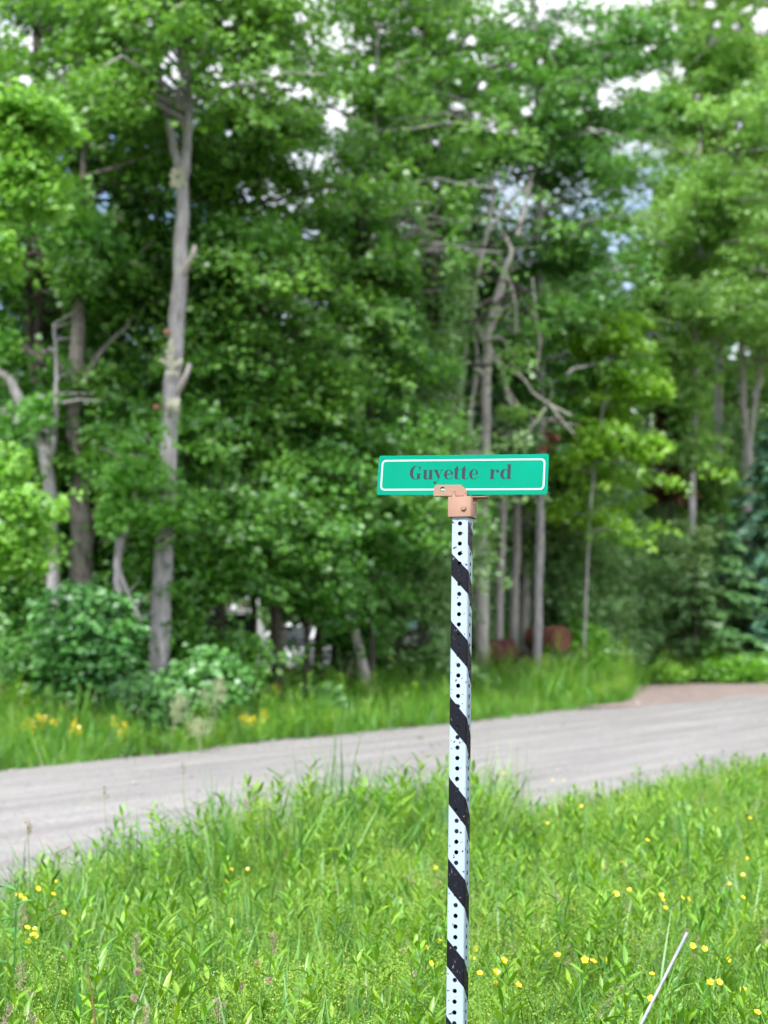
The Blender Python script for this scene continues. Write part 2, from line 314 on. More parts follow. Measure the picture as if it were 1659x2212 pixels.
def sprays(mb, C, az, Rd, n, ls, tint=.5, tvar=.44, flat=1.0, gap=True, droop=.35, wfac=.8):
    """leafy sprays: n leaves on a drooping, roughly level fan around each centre"""
    C = np.asarray(C); m = len(C)
    if m == 0: return
    Rd = np.broadcast_to(Rd, (m,)); az = np.broadcast_to(az, (m,))
    rho = np.sqrt(rng.random((m, n))); th = rng.uniform(-np.pi, np.pi, (m, n))
    lx = rho * np.cos(th) * Rd[:, None]; ly = rho * np.sin(th) * .75 * Rd[:, None]
    ca, sa = np.cos(az)[:, None], np.sin(az)[:, None]
    P = np.stack([C[:, 0, None] + lx * ca - ly * sa, C[:, 1, None] + lx * sa + ly * ca,
                  C[:, 2, None] - droop * (lx / Rd[:, None]) * Rd[:, None] * .6 - droop * rho ** 2 * Rd[:, None] * .5 + rng.normal(0, .16, (m, n)) * Rd[:, None] * flat], -1).reshape(-1, 3)
    th2 = (th + az[:, None]).ravel() + rng.normal(0, .5, m * n)
    dv_ = np.stack([np.cos(th2), np.sin(th2), rng.normal(-.35, .35, m * n)], -1)
    nr = np.stack([rng.normal(0, .65, m * n), rng.normal(-.3, .65, m * n), np.full(m * n, .62)], -1)
    t = np.clip(np.repeat(np.broadcast_to(tint, (m,)) + rng.normal(0, tvar * .6, m), n) + rng.normal(0, tvar * .6, m * n), 0, 1)
    s = ls * rng.uniform(.65, 1.3, m * n)
    if gap:
        k = keep(P); P, dv_, nr, t, s = P[k], dv_[k], nr[k], t[k], s[k]
    leaf_quads(mb, P, dv_, nr, s, s * wfac, t)
def bezier_branch(p0, d, ln, droop, n=5):
    t = np.linspace(0, 1, n)[:, None]
    return p0 + d * ln * t + np.array([0, 0, -1]) * droop * ln * t * t + rng.normal(0, .03 * ln, (n, 3)) * (t > 0)
def paths_from(px, Y):
    """trunk outline points (photo x, y, width) at real distance Y -> points + radius"""
    return np.array([[*D(x, y, Y), wpx / FD * Y / 2] for x, y, wpx in px])

def broadleaf(name, label, trunks, Y, leaf='maple', barkm='bark_grey', lo=3., hi=14., rad=2.6, nb=46, npr=8, ls=.112, nleaf=47, sr=.5, masses=(), tint=.5,
              group='trees along the far side of the road', cat='tree', bare=0, to_ground=True, stubs=(), seed=None, wscale=1, rise=(.05, .6), az_bias=None):
    P = [paths_from(t, Y) * np.array([1, 1, 1, wscale if i else 1]) for i, t in enumerate(trunks)]
    base = P[0][0].copy()
    e = empty(name, label, cat, (base[0], Y, -.1), group); off = np.array([base[0], Y, -.1])
    tm = MB()
    for i, p in enumerate(P):
        if i == 0 and to_ground:
            g0 = p[0].copy(); dirn = (p[0, :3] - p[1, :3]); dirn = dirn / max(1e-3, abs(dirn[2]))
            k = p[0, 2] + .15
            if k > 0: 
                g0[:3] = p[0, :3] + dirn * k * .7; g0[2] = -.15; g0[3] *= 1.35
                p = np.vstack([g0, p])
        q = smooth_path(p, 34)
        if len(q) > 4: q[1:-1, :2] += rng.normal(0, 1, (len(q) - 2, 2)) * np.clip(q[1:-1, 3:4] * .09, .003, .02); q[:, 3] *= 1 + rng.normal(0, .035, len(q))
        tube(tm, q[:, :3] - off, np.maximum(q[:, 3], .008), 11, wob=.05)
        if i and q[0, 3] < .14:
            for tw in range(4):          # bare twigs
                j = rng.integers(len(q) // 3, len(q)); dd = rng.normal(0, 1, 3) * [1, .6, .5] + [0, 0, .5]; dd /= np.linalg.norm(dd); tl = rng.uniform(.2, .7)
                tube(tm, np.array([q[j, :3], q[j, :3] + dd * tl * .5 + rng.normal(0, .04, 3), q[j, :3] + dd * tl + rng.normal(0, .08, 3)]) - off, [min(.012, q[j, 3] * .5), .008, .003], 4)
        P[i] = q
    trunk = tm.obj('trunk', M[barkm], e, smooth=True)
    main = max(P, key=lambda q: q[-1, 2])
    bm_, lm = MB(), MB(); C = []; A = []; Rr = []
    for b in range(int(nb * 1.35)):
        h = lo + (hi - lo) * rng.random() ** 1.05
        src = main if len(P) == 1 or rng.random() < .6 else P[rng.integers(len(P))]
        zz = src[:, 2]
        if h < zz[-1]:
            j = int(np.argmin(abs(zz - (h - .4)))); p0 = src[j, :3]; r0 = src[j, 3]
        else: p0 = src[-1, :3] + np.array([rng.normal(0, .2), rng.normal(0, .2), (h - zz[-1])]); r0 = .04
        u = (h - lo) / (hi - lo); prof = (1 - abs(2 * u - .75) ** 2 * .45) if u < .9 else .5
        az = rng.uniform(0, 2 * np.pi)
        if az_bias is not None and rng.random() < .5: az = rng.normal(az_bias, .8)
        ln = rad * prof * rng.uniform(.5, 1.1); el = rng.uniform(*rise)
        d = np.array([math.cos(az) * math.cos(el), math.sin(az) * math.cos(el), math.sin(el)])
        br = bezier_branch(p0, d, ln, .22)
        tube(bm_, br - off, np.linspace(min(.05, r0 * .5 + .01), .008, 5), 5, cap=False)
        if b < bare: continue
        for k in range(npr):
            t = .25 + .8 * (k + rng.random()) / npr; q = br[0] + (br[-1] - br[0]) * t
            q = q + rng.normal(0, .28, 3) * np.array([1, 1, .6]) + np.array([0, 0, -.22 * ln * t * t * .3])
            C.append(q); A.append(az + rng.normal(0, .6)); Rr.append(sr * rng.uniform(.7, 1.25))
    if C: sprays(lm, np.array(C) - 0, np.array(A), np.array(Rr), nleaf, ls, tint)
    for (mx_, my_, ax, ay, n, mt) in masses:         # boughs that hang where the photo shows them
        c = D(mx_, my_, Y); sx, sz = ax / FD * Y, ay / FD * Y
        n = int(n * 1.7)
        q = rng.normal(size=(n, 3)); q /= np.linalg.norm(q, axis=1)[:, None]; q *= rng.random((n, 1)) ** (1 / 2.4)
        CC_ = c + q * np.array([sx, max(.5, min(sx, sz)), sz])
        j = int(np.argmin(np.linalg.norm(main[:, :3] - (c - np.array([0, 0, .6])), axis=1)))
        bp_ = smooth_path(np.array([main[j, :3], (main[j, :3] + c) / 2 + np.array([0, 0, .25]), c]), 8)
        tube(bm_, bp_ - off, np.linspace(.045, .012, len(bp_)), 5, cap=False)
        for k in range(6):
            e2 = CC_[rng.integers(n)]; tube(bm_, smooth_path(np.array([c * .6 + main[j, :3] * .4, (c + e2) / 2 + [0, 0, .05], e2]), 5) - off, np.linspace(.018, .005, 5), 4, cap=False)
        sprays(lm, CC_, rng.uniform(0, 6.28, n), sr * rng.uniform(.6, 1.05, n), nleaf, ls, mt)
    if bm_.n: bm_.obj('branches', M[barkm], e, smooth=True, kind='stuff')
    if lm.n:
        lm.v = [v - off for v in lm.v]; lm.obj('crown', M[leaf], e)
    return e, trunk, off

def conifer(name, label, x, y_, Y, H, rad, mat='spruce', lo=.6, tint=.5, group='conifers along the far side of the road', nl=None, ls=.16, cat='conifer', dead=False):
    """x: photo x of the stem, Y its distance"""
    X = (x - CXD) / FD * Y; off = np.array([X, Y, -.08])
    e = empty(name, label, cat, tuple(off), group)
    tm = MB(); hh = np.linspace(0, H, 9); tube(tm, np.stack([rng.normal(0, .03, 9), rng.normal(0, .03, 9), hh], -1), np.linspace(.02 * H * .5 + .03, .01, 9), 8, wob=.05)
    tm.obj('trunk', M['bark_dark'], e, smooth=True)
    lm, bm_ = MB(), MB(); nwh = int(H * 3.2); PC = []; PD = []; PS = []; PT = []
    for i in range(nwh):
        u = (i + rng.random() * .6) / nwh; h = lo + (H - lo) * u; r = rad * (1 - u) ** .8 + .12
        for k in range(6):
            az = rng.uniform(0, 6.28); ln = r * rng.uniform(.6, 1.1); n = max(4, int(ln * 9))
            t = np.linspace(.12, 1, n); dz = .18 * ln * t - .42 * ln * t * t
            px = np.cos(az) * ln * t; py = np.sin(az) * ln * t
            tube(bm_, np.stack([px, py, h + dz], -1)[[0, n // 2, -1]], [.018, .012, .004], 4, cap=False)
            for s in (-1, 1):
                for q in range(2):
                    a2 = az + s * rng.uniform(.5, 1.1, n); l2 = ls * (1.5 - t * .8) * rng.uniform(.7, 1.4, n) * 1.5
                    dd = np.stack([np.cos(a2), np.sin(a2), rng.normal(-.25, .2, n)], -1)
                    PC.append(np.stack([px, py, h + dz], -1) + dd * l2[:, None] * .45); PD.append(dd); PS.append(l2); PT.append(np.clip(tint + (t - .6) * .5 + rng.normal(0, .18, n), 0, 1))
    C = np.concatenate(PC); Dd = np.concatenate(PD); S = np.concatenate(PS); Tt = np.concatenate(PT)
    k = keep(C + off); C, Dd, S, Tt = C[k], Dd[k], S[k], Tt[k]
    nr = np.stack([rng.normal(0, .6, len(C)), rng.normal(-.3, .6, len(C)), np.full(len(C), .65)], -1)
    leaf_quads(lm, C, Dd, nr, S, S * .32, Tt)
    bm_.obj('branches', M['bark_dark'], e, smooth=True, kind='stuff'); lm.obj('crown', M[mat], e); return e

def shrub(name, label, x, yb, Y, wpx, hpx, mat='shrub', n=60, ls=.085, tint=.5, group='shrubs at the foot of the trees', nleaf=30, cat='shrub', deep=.6):
    X = (x - CXD) / FD * Y; off = np.array([X, Y, -.08]); e = empty(name, label, cat, tuple(off), group)
    W, H = wpx / FD * Y / 2, hpx / FD * Y
    n = int(n * 1.8)
    q = rng.normal(size=(n, 3)); q /= np.linalg.norm(q, axis=1)[:, None]; q *= rng.random((n, 1)) ** .4
    C = q * np.array([W * .85, max(.35, W * deep), H * .5]) + np.array([0, 0, H * .5 + .05]); C[:, 2] = np.maximum(C[:, 2], .12)
    C[:, 0] *= 1 + .25 * np.sin(C[:, 2] * 3 + x)
    st, lm = MB(), MB()
    for k in range(7):
        c = C[rng.integers(n)]; tube(st, smooth_path(np.array([[rng.normal(0, .1), rng.normal(0, .1), 0], c * .5 + [0, 0, H * .12], c]), 6), np.linspace(.016, .005, 7)[:len(smooth_path(np.array([[0, 0, 0], c * .5, c]), 6))], 5, cap=False)
    sprays(lm, C, rng.uniform(0, 6.28, n), .26 * max(1, Y / 25) * rng.uniform(.7, 1.3, n), nleaf, ls, tint, .45, gap=False, droop=.45, wfac=.62)
    st.obj('stems', M['bark_dark'], e, smooth=True); lm.obj('leaves', M[mat], e); return e

# --- the tall grey trunk that stands out on the left
e, trunk, off = broadleaf('maple_tree', 'tall straight grey-barked tree forking high up, nearest trunk on the left', [
    [(337,1480,45),(345,1380,44),(350,1250,43),(362,1080,41),(366,930,38),(376,780,36),(386,640,34),(392,520,30),(394,440,27),(394,392,25)],
    [(394,400,24),(376,320,19),(360,250,16),(342,150,11),(330,40,8),(322,-120,6)],
    [(394,400,25),(404,300,21),(408,180,18),(404,60,15),(410,-120,12),(415,-380,8)]], 21.5,
    leaf='maple', lo=8.7, hi=14.5, rad=2.9, nb=44, npr=7, tint=.45, masses=[(560,30,110,45,26,.85),(330,70,120,40,26,.5),(260,190,60,60,16,.6)])
for (x, y, a, l) in [(410,545,.95,.22),(398,800,.9,.35)]:
    mb = MB(); p = D(x - 14, y + 45, 21.42); tube(mb, smooth_path(np.array([p, D(x + 4, y + 10, 21.3), D(x + 12, y - 14, 21.3)]), 6) - off, np.linspace(.05, .03, 7), 8)
    s = mb.obj('broken_stub', M['bark_pale'], e, smooth=True)
for (x, y) in [(374,720),(352,882)]:
    mb = MB(); p = D(x - 8, y, 21.5) - off; tube(mb, [p + [.03, .02, 0], p + [-.03, -.15, 0], p + [-.035, -.175, 0]], [.036, .038, .028], 8); mb.obj('branch_scar', M['cut_wood'], e, smooth=True)
for (x, y, h) in [(372,775,.22),(380,878,.06),(361,1120,.16),(388,392,.2),(364,1165,.06)]:
    mb = MB(); p = D(x, y, 21.5) - off + np.array([0, -.2 if y > 500 else -.13, 0]); q = rng.normal(size=(26, 3)) * np.array([.05, .008, h * .5]); 
    leaf_quads(mb, p + q, np.stack([rng.normal(size=26), np.zeros(26), rng.normal(size=26)], -1), np.tile([0, -1., .1], (26, 1)), np.full(26, .09), np.full(26, .08), np.full(26, .5)); mb.obj('lichen_patch', M['lichen'], e, kind='stuff')

# --- the trees around it
broadleaf('maple_tree', 'dark double trunk with pale lichen streak behind the leaves at far left', [
    [(98,1500,34),(92,1250,30),(86,1000,30),(84,800,30),(88,620,28),(90,480,25),(88,300,24),(80,80,18),(74,-150,12)], [(84,860,22),(66,740,20),(64,600,18),(60,480,16),(45,300,12),(28,100,8)]], 24.5,
    barkm='bark_dark', leaf='maple_deep', lo=7, hi=14.5, rad=3.2, nb=46, tint=.55)
broadleaf('old_tree', 'shaggy flared grey trunk with peeling bark left of the tall straight trunk', [
    [(188,1440,60),(182,1280,56),(178,1160,50),(172,1060,42),(162,960,36),(158,880,32),(166,760,30),(172,640,24),(176,520,20),(180,380,14),(186,200,10)], [(160,890,20),(190,810,16),(226,752,11),(280,700,7)], [(170,1090,30),(205,1010,16),(240,940,12),(262,860,8)]], 22.6,
    barkm='bark_shaggy', leaf='maple', lo=6.4, hi=11.5, rad=2.2, nb=26, tint=.4, masses=[(250,960,80,34,18,.9),(210,600,80,60,20,.5),(120,1000,60,34,12,.7),(60,760,60,40,10,.6),(230,830,60,30,10,.7),(270,1060,60,30,10,.8)])
broadleaf('leaning_tree', 'curved pale limbs sweeping in from the left edge beside the shaggy trunk', [
    [(122,1420,32),(116,1260,30),(112,1100,28),(100,1000,26),(72,930,25),(48,880,26),(34,845,22),(10,810,18),(-40,790,14)], [(60,910,20),(20,890,15),(-30,885,12)], [(104,1010,18),(118,930,14),(122,800,9),(116,700,7)]], 22.1, barkm='bark_grey', leaf='maple', lo=4.5, hi=7.5, rad=1.6, nb=10, npr=5, tint=.6, masses=[(90,890,60,30,8,.7)])
broadleaf('slender_tree', 'thin dark trunk between the shaggy trunk and the tall straight trunk', [
    [(240,1450,24),(238,1200,22),(236,900,22),(240,700,20),(250,520,18),(262,350,15),(270,150,11),(276,-60,8)]], 26.5, barkm='bark_dark', leaf='maple_deep', lo=6.5, hi=14, rad=2.4, nb=34, tint=.5, masses=[(260,400,70,80,22,.5),(300,270,60,50,14,.5)])
broadleaf('slender_tree', 'thin bare forked grey stem close beside the base of the tall trunk', [
    [(262,1440,20),(258,1320,19),(254,1240,17),(258,1180,15),(276,1135,9),(320,1130,6)], [(256,1230,10),(275,1280,9),(306,1345,8)], [(258,1190,10),(262,1160,14),(272,1130,9)]], 20.9, barkm='bark_grey', leaf='maple_bright', lo=3, hi=4.4, rad=.8, nb=4, npr=3, tint=.5, masses=[(330,1105,90,30,14,.75),(290,1030,60,30,9,.7),(250,1130,30,16,4,.6)])
broadleaf('overhanging_maple', 'bright green maple boughs reaching in at the left edge', [
    [(-190,1500,60),(-180,1100,54),(-170,700,46),(-165,300,34),(-170,-100,20),(-170,-500,8)]], 17.4, leaf='maple_bright', lo=6, hi=10.5, rad=2.0, nb=12, npr=5, ls=.1, sr=.4, tint=.6,
    masses=[(70,255,100,55,30,.65),(40,360,90,60,26,.7),(60,440,55,40,14,.75),(15,545,45,45,12,.8),(60,1085,95,35,18,.75),(30,1180,80,60,22,.8),(10,1000,50,30,8,.6)])
broadleaf('maple_tree', 'broad leafy maple filling the gap right of the tall straight trunk', [
    [(600,1440,26),(596,1300,26),(590,1180,26),(580,1000,24),(570,800,20),(560,600,16),(556,380,12),(560,150,8)]], 23.6, barkm='bark_dark', leaf='maple', lo=3.4, hi=11, rad=2.6, nb=44, npr=7, tint=.45,
    masses=[(480,400,90,80,34,.5),(540,260,90,70,28,.5),(450,540,60,60,18,.5),(520,900,110,60,34,.7),(560,1010,120,50,30,.65),(600,560,120,70,40,.7),(480,700,80,80,26,.55),(650,1120,90,40,18,.5),(680,840,90,70,30,.5),(500,1180,60,40,10,.6)])
broadleaf('maple_tree', 'forked pale trunk showing between leaves above and left of the sign', [
    [(752,1440,34),(756,1230,32),(762,900,30),(768,700,30),(774,580,30),(776,540,28)], [(774,560,18),(768,490,15),(762,400,12),(755,250,9)], [(778,560,18),(790,490,15),(800,400,12),(812,200,9),(820,-50,7)]], 26.8, barkm='bark_grey', leaf='maple', lo=4.2, hi=15, rad=3.1, nb=60, npr=7, tint=.45,
    masses=[(800,760,110,70,40,.5),(780,360,90,60,26,.6),(830,620,90,50,26,.5),(760,1010,80,60,22,.45),(820,200,60,60,14,.7)])
broadleaf('drooping_birch', 'soft green drooping leaves hanging left of the sign panel', [
    [(860,1460,16),(866,1250,16),(880,1000,15),(890,820,13),(896,680,11),(900,560,8)]], 27.5, barkm='bark_grey', leaf='sagegreen', lo=2.6, hi=8, rad=1.9, nb=26, npr=6, ls=.1, tint=.4, masses=[(830,1180,70,110,44,.5),(760,1120,60,60,20,.45),(880,900,80,60,26,.4)])
broadleaf('leaning_tree', 'slanting pale grey trunk leaning in the dark left of the post', [
    [(786,1452,24),(772,1390,22),(750,1310,20),(730,1255,18),(722,1210,12),(716,1140,8)], [(742,1232,10),(700,1236,9),(668,1242,7)]], 25.5, barkm='bark_pale', leaf='maple', lo=3.2, hi=4, rad=.6, nb=3, npr=2, tint=.4)
broadleaf('dark_tree', 'dark short trunk just behind the slanting pale trunk', [
    [(738,1460,46),(742,1380,42),(750,1260,36),(752,1150,32),(756,1000,26),(760,800,18)]], 27, barkm='bark_dark', leaf='maple_deep', lo=4.4, hi=8.5, rad=2.2, nb=20, tint=.4)
broadleaf('dead_tree', 'broken grey dead tree with many bare limbs rising behind the sign', [
    [(1040,1450,30),(1040,1300,28),(1038,1150,27),(1044,1020,24),(1048,930,22),(1050,840,22),(1052,760,20),(1052,710,18)],
    [(1048,740,20),(1024,690,17),(1022,640,15),(1040,560,14),(1052,500,13),(1062,440,10),(1066,380,7)], [(1052,505,11),(1090,450,10),(1122,420,8),(1150,395,5)],
    [(1052,715,18),(1066,660,16),(1088,590,14),(1104,545,13),(1098,525,12),(1088,503,10)], [(1066,690,14),(1084,630,13),(1092,590,10),(1112,650,9),(1116,720,6)],
    [(1118,510,12),(1130,460,11),(1140,420,8),(1148,380,6)], [(1056,770,9),(1092,792,8),(1128,815,7),(1150,846,7),(1186,872,6),(1236,898,4)], [(1186,872,5),(1212,905,4),(1240,938,3)],
    [(1030,980,9),(1016,900,9),(1030,820,9),(1046,760,8)], [(1180,880,6),(1150,920,5),(1120,960,4)], [(1000,1100,12),(1010,980,11),(1018,880,10),(1030,780,9),(1020,690,7)], [(1150,600,5),(1158,680,5),(1166,740,5),(1160,800,4)], [(985,1180,14),(988,1000,12),(996,860,10),(1006,740,8),(1000,600,5)]], 30.5,
    barkm='dead_wood', wscale=.75, leaf='birch', lo=6, hi=9, rad=1.2, nb=5, npr=3, ls=.11, tint=.5, bare=5, masses=[(1120,655,18,16,2,.9),(1112,770,26,24,3,.9),(1000,600,30,24,4,.7),(1110,885,50,18,6,.75)])
dt = bpy.data.objects['dead_tree']; off = np.array(dt.location)
mb = MB(); sprays(mb, D(1192, 948, 30) + rng.normal(0, .07, (7, 3)), rng.uniform(0, 6, 7), .13, 24, .07, .5, gap=False); mb.v = [v - off for v in mb.v]; mb.obj('red_leaf_cluster', M['dead_red'], dt)['label'] = 'cluster of dead red leaves'
broadleaf('maple_tree', 'thick grey trunk just left of the striped post', [
    [(956,1460,42),(954,1350,40),(958,1200,38),(952,1050,34),(948,900,30),(940,760,26),(934,600,24),(926,420,20),(920,200,14),(918,0,9)]], 29.5, barkm='bark_dark', leaf='maple', lo=6.5, hi=16, rad=3.4, nb=58, npr=7, tint=.42, masses=[(1000,440,90,60,28,.3),(900,700,80,60,20,.4)])
for k, (x, yt, wd, lab) in enumerate([(1076,1140,17,'thin pale trunk right of the post, first of the row'), (1108,1090,20,'thin pale trunk right of the post, second of the row'), (1132,1020,21,'thin pale trunk right of the post, third of the row')]):
    broadleaf('slender_tree', lab, [[(x, 1440, wd), (x + 3, 1300, wd), (x + 8, 1180, wd * .9), (x + 9, yt, wd * .8), (x + 16, 800, wd * .6), (x + 24, 560, wd * .4)]] + ([[(x + 10, 1190, 8), (x + 46, 1160, 6), (x + 70, 1130, 4)]] if k == 2 else []), 33 + k * 1.2, barkm='bark_pale', leaf=('fir', 'maple', 'birch')[k], lo=5, hi=10, rad=2.0, nb=18, npr=6, tint=.4)
broadleaf('tall_maple', 'tall dark green maple crown above and right of the sign', [
    [(1160,1430,20),(1165,1200,19),(1170,900,18),(1168,650,17),(1164,400,16),(1158,150,13),(1150,-100,9)]], 33, barkm='bark_grey', leaf='maple_deep', lo=6.8, hi=17.5, rad=3.3, nb=66, npr=7, ls=.12, tint=.6, masses=[(1300,110,80,70,26,.6),(1290,290,70,60,22,.6),(1400,90,80,50,20,.6),(1180,270,110,90,50,.6),(1240,560,90,70,30,.55),(1180,130,110,50,26,.5),(1060,330,90,60,24,.5)])
broadleaf('birch_tree', 'bright yellow-green young tree right of the sign panel', [
    [(1262,1420,5),(1268,1250,5),(1280,1050,5),(1300,900,5),(1320,780,4)]], 33.6, barkm='bark_grey', leaf='shrub_bright', lo=3.4, hi=8.5, rad=1.5, nb=18, npr=6, ls=.13, tint=.6, masses=[(1375,830,60,45,20,.95),(1385,960,50,30,14,.95),(1290,950,70,60,22,.55),(1300,700,90,60,24,.6)])
broadleaf('birch_tree', 'light green tree spreading its crown over the upper right', [
    [(1492,1400,15),(1494,1200,15),(1497,1000,15),(1502,800,14),(1506,600,13),(1510,400,11),(1516,150,8)], [(1500,560,12),(1450,450,9),(1390,390,7),(1340,370,5)], [(1500,480,12),(1560,330,10),(1620,220,8),(1700,160,6)]], 40, barkm='bark_grey', leaf='birch', lo=8.5, hi=21, rad=3.9, nb=74, npr=7, ls=.14, sr=.6, tint=.5,
    masses=[(1480,230,90,70,30,.6),(1570,150,90,70,30,.6),(1400,250,60,60,18,.55),(1320,390,50,40,12,.5),(1460,420,80,60,26,.6),(1400,660,80,60,26,.7),(1490,850,60,60,18,.55),(1495,960,50,50,14,.5),(1500,640,130,70,46,.65),(1420,560,90,50,26,.5),(1560,480,110,80,40,.55),(1450,760,90,40,22,.7),(1340,480,50,40,10,.5)])
broadleaf('larch_tree', 'pale forked trunk under light green foliage at the right edge', [
    [(1612,1400,24),(1612,1200,24),(1613,1080,24),(1615,1000,23),(1615,950,22)], [(1614,970,15),(1606,880,14),(1603,780,13),(1600,620,11),(1604,350,8),(1610,50,6)], [(1617,960,14),(1630,870,12),(1643,780,11),(1660,620,9),(1680,350,6)]], 44, barkm='bark_pale', leaf='larch', lo=9.5, hi=22, rad=4.0, nb=72, npr=7, ls=.15, sr=.62, tint=.55,
    masses=[(1600,60,90,60,30,.6),(1500,60,80,60,26,.6),(1590,700,100,50,34,.7),(1620,560,90,90,40,.65),(1640,330,70,90,30,.65),(1560,260,90,60,26,.5)])
broadleaf('slender_tree', 'straight grey trunk left of the pale forked trunk', [
    [(1545,1400,18),(1546,1200,18),(1550,1000,18),(1552,850,17),(1553,700,15),(1556,500,12),(1556,250,8)]], 46, barkm='bark_grey', leaf='larch', lo=11, hi=19, rad=3.2, nb=36, npr=6, ls=.15, tint=.5)
broadleaf('slender_tree', 'young grey tree just left of the driveway opening', [
    [(1340,1400,14),(1342,1300,14),(1344,1150,13),(1346,1000,11),(1350,850,8)]], 42, barkm='bark_grey', leaf='sagegreen', lo=4, hi=8, rad=1.8, nb=16, npr=5, ls=.12, tint=.4)

# young trees that close the lower storey
for a in [('maple_sapling', 'young maple leafing low between the tall trunk and the slanting trunk', 660, 24.4, 1.9, 6.2, 1.7, 'maple', .5), ('maple_sapling', 'young maple with low boughs just right of the tall straight trunk', 470, 23.2, 2.4, 7.4, 1.6, 'maple', .55),
          ('maple_sapling', 'young maple behind the leaning stems at the left', 300, 25.2, 2.2, 8, 1.8, 'maple', .4), ('maple_sapling', 'young tree leafing low in front of the forked pale trunk', 800, 25.6, 2.8, 8.2, 1.8, 'maple', .45),
          ('maple_sapling', 'young tree with pale leaves left of the thick grey trunk', 905, 28.6, 2.8, 8.0, 1.5, 'sagegreen', .35), ('maple_sapling', 'young tree behind the row of thin pale trunks', 1175, 36, 3.2, 9.5, 2.0, 'sagegreen', .4),
          ('maple_sapling', 'young tree leafing low at the far left behind the curved limbs', 130, 25.8, 1.8, 7.5, 2.0, 'maple_deep', .6), ('birch_sapling', 'young birch beyond the soft green thicket on the right', 1400, 43, 2.5, 11, 2.4, 'birch', .5),
          ('birch_sapling', 'young birch behind the straight grey trunk on the right', 1530, 50, 2.0, 11.5, 2.6, 'larch', .35), ('birch_sapling', 'young birch behind the pale forked trunk at the right edge', 1640, 50, 2.0, 12, 2.8, 'birch', .35),
          ('maple_sapling', 'low leafy maple sapling close right of the tall trunk base', 405, 22.6, 1.0, 4.6, 1.2, 'maple', .6), ('maple_sapling', 'low leafy maple sapling before the silver car', 545, 24.6, 2.6, 5.4, 1.4, 'maple_bright', .3),
          ('maple_sapling', 'low leafy sapling behind the slanting pale trunk', 725, 26.6, 1.4, 4.8, 1.5, 'maple', .5), ('maple_sapling', 'low leafy sapling left of the striped post', 855, 27.2, 1.2, 5.0, 1.5, 'sagegreen', .4),
          ('maple_sapling', 'low leafy sapling behind the shaggy trunk', 225, 24.0, 1.6, 5.4, 1.5, 'maple', .6), ('maple_sapling', 'low leafy sapling at the left edge behind the dark shrub', 45, 23.4, 1.2, 5.4, 1.5, 'maple', .6),
          ('birch_sapling', 'leafy sapling right of the row of thin pale trunks', 1205, 36, .8, 5.5, 1.5, 'sagegreen', .5), ('birch_sapling', 'leafy sapling left of the driveway opening', 1310, 38.5, .8, 6.5, 1.7, 'sagegreen', .6),
          ('birch_sapling', 'leafy sapling between the brown dead fir and the straight grey trunk', 1520, 43, .8, 6.0, 1.6, 'birch', .45), ('birch_sapling', 'leafy sapling behind the bluish spruce', 1640, 45, .8, 7.5, 1.8, 'sagegreen', .5),
          ('birch_sapling', 'yellow-green young birch behind the right end of the sign', 1250, 41, 3.0, 11, 2.2, 'birch', .45)]:
    nm, lab, x, Y, lo, hi, rd_, lf, tn = a; top = CYD - 0
    yb = 1344 + CAM_H / Y * FD; yt = 1344 - (hi * .9 - CAM_H) / Y * FD
    broadleaf(nm, lab, [[(x, yb, 14 * 24 / Y + 3), (x + 4, yb * .6 + yt * .4, 10 * 24 / Y + 2), (x - 6, yt, 4)]], Y, leaf=lf, barkm='bark_dark', lo=lo, hi=hi, rad=rd_, nb=34, npr=7, tint=tn, ls=.108 if Y < 32 else .13)

# conifers
conifer('spruce_tree', 'tall dark spruce whose black trunk shows above the sign', 912, 0, 33.5, 15.5, 2.3, 'spruce', lo=6.2, tint=.35)
conifer('spruce_tree', 'dark spruce with bare lower trunk beside the dead tree', 962, 0, 35.5, 17, 2.4, 'spruce', lo=7.5, tint=.35)
conifer('spruce_tree', 'dark spruce hidden deep behind the forked pale trunk', 820, 0, 36, 15, 2.4, 'spruce', lo=5, tint=.3)
conifer('spruce_tree', 'bluish dark spruce at the right edge', 1668, 0, 41, 7.2, 2.3, 'spruce_blue', lo=.3, tint=.6, ls=.2)
conifer('young_fir', 'young green fir beside the driveway at the right', 1560, 0, 39.5, 4.4, 1.8, 'fir', lo=.15, tint=.6)
conifer('young_fir', 'small fir in front of the bluish spruce', 1500, 0, 38.6, 3.0, 1.4, 'fir', lo=.15, tint=.45)
conifer('dead_fir', 'rust-brown dead fir between the trees on the right', 1450, 0, 40.8, 7.6, .8, 'dead_brown', lo=4.8, tint=.4)
conifer('fir_tree', 'dark fir deep in the wood left of the slanting trunk', 690, 0, 33, 9, 2.0, 'spruce', lo=3.4, tint=.35)
conifer('fir_tree', 'dark fir deep in the wood right of the tall straight trunk', 440, 0, 30, 8.5, 2.0, 'spruce', lo=3.2, tint=.4)
conifer('fir_tree', 'dark fir deep in the wood at the far left', 20, 0, 29, 10, 2.2, 'spruce', lo=1.0, tint=.4)

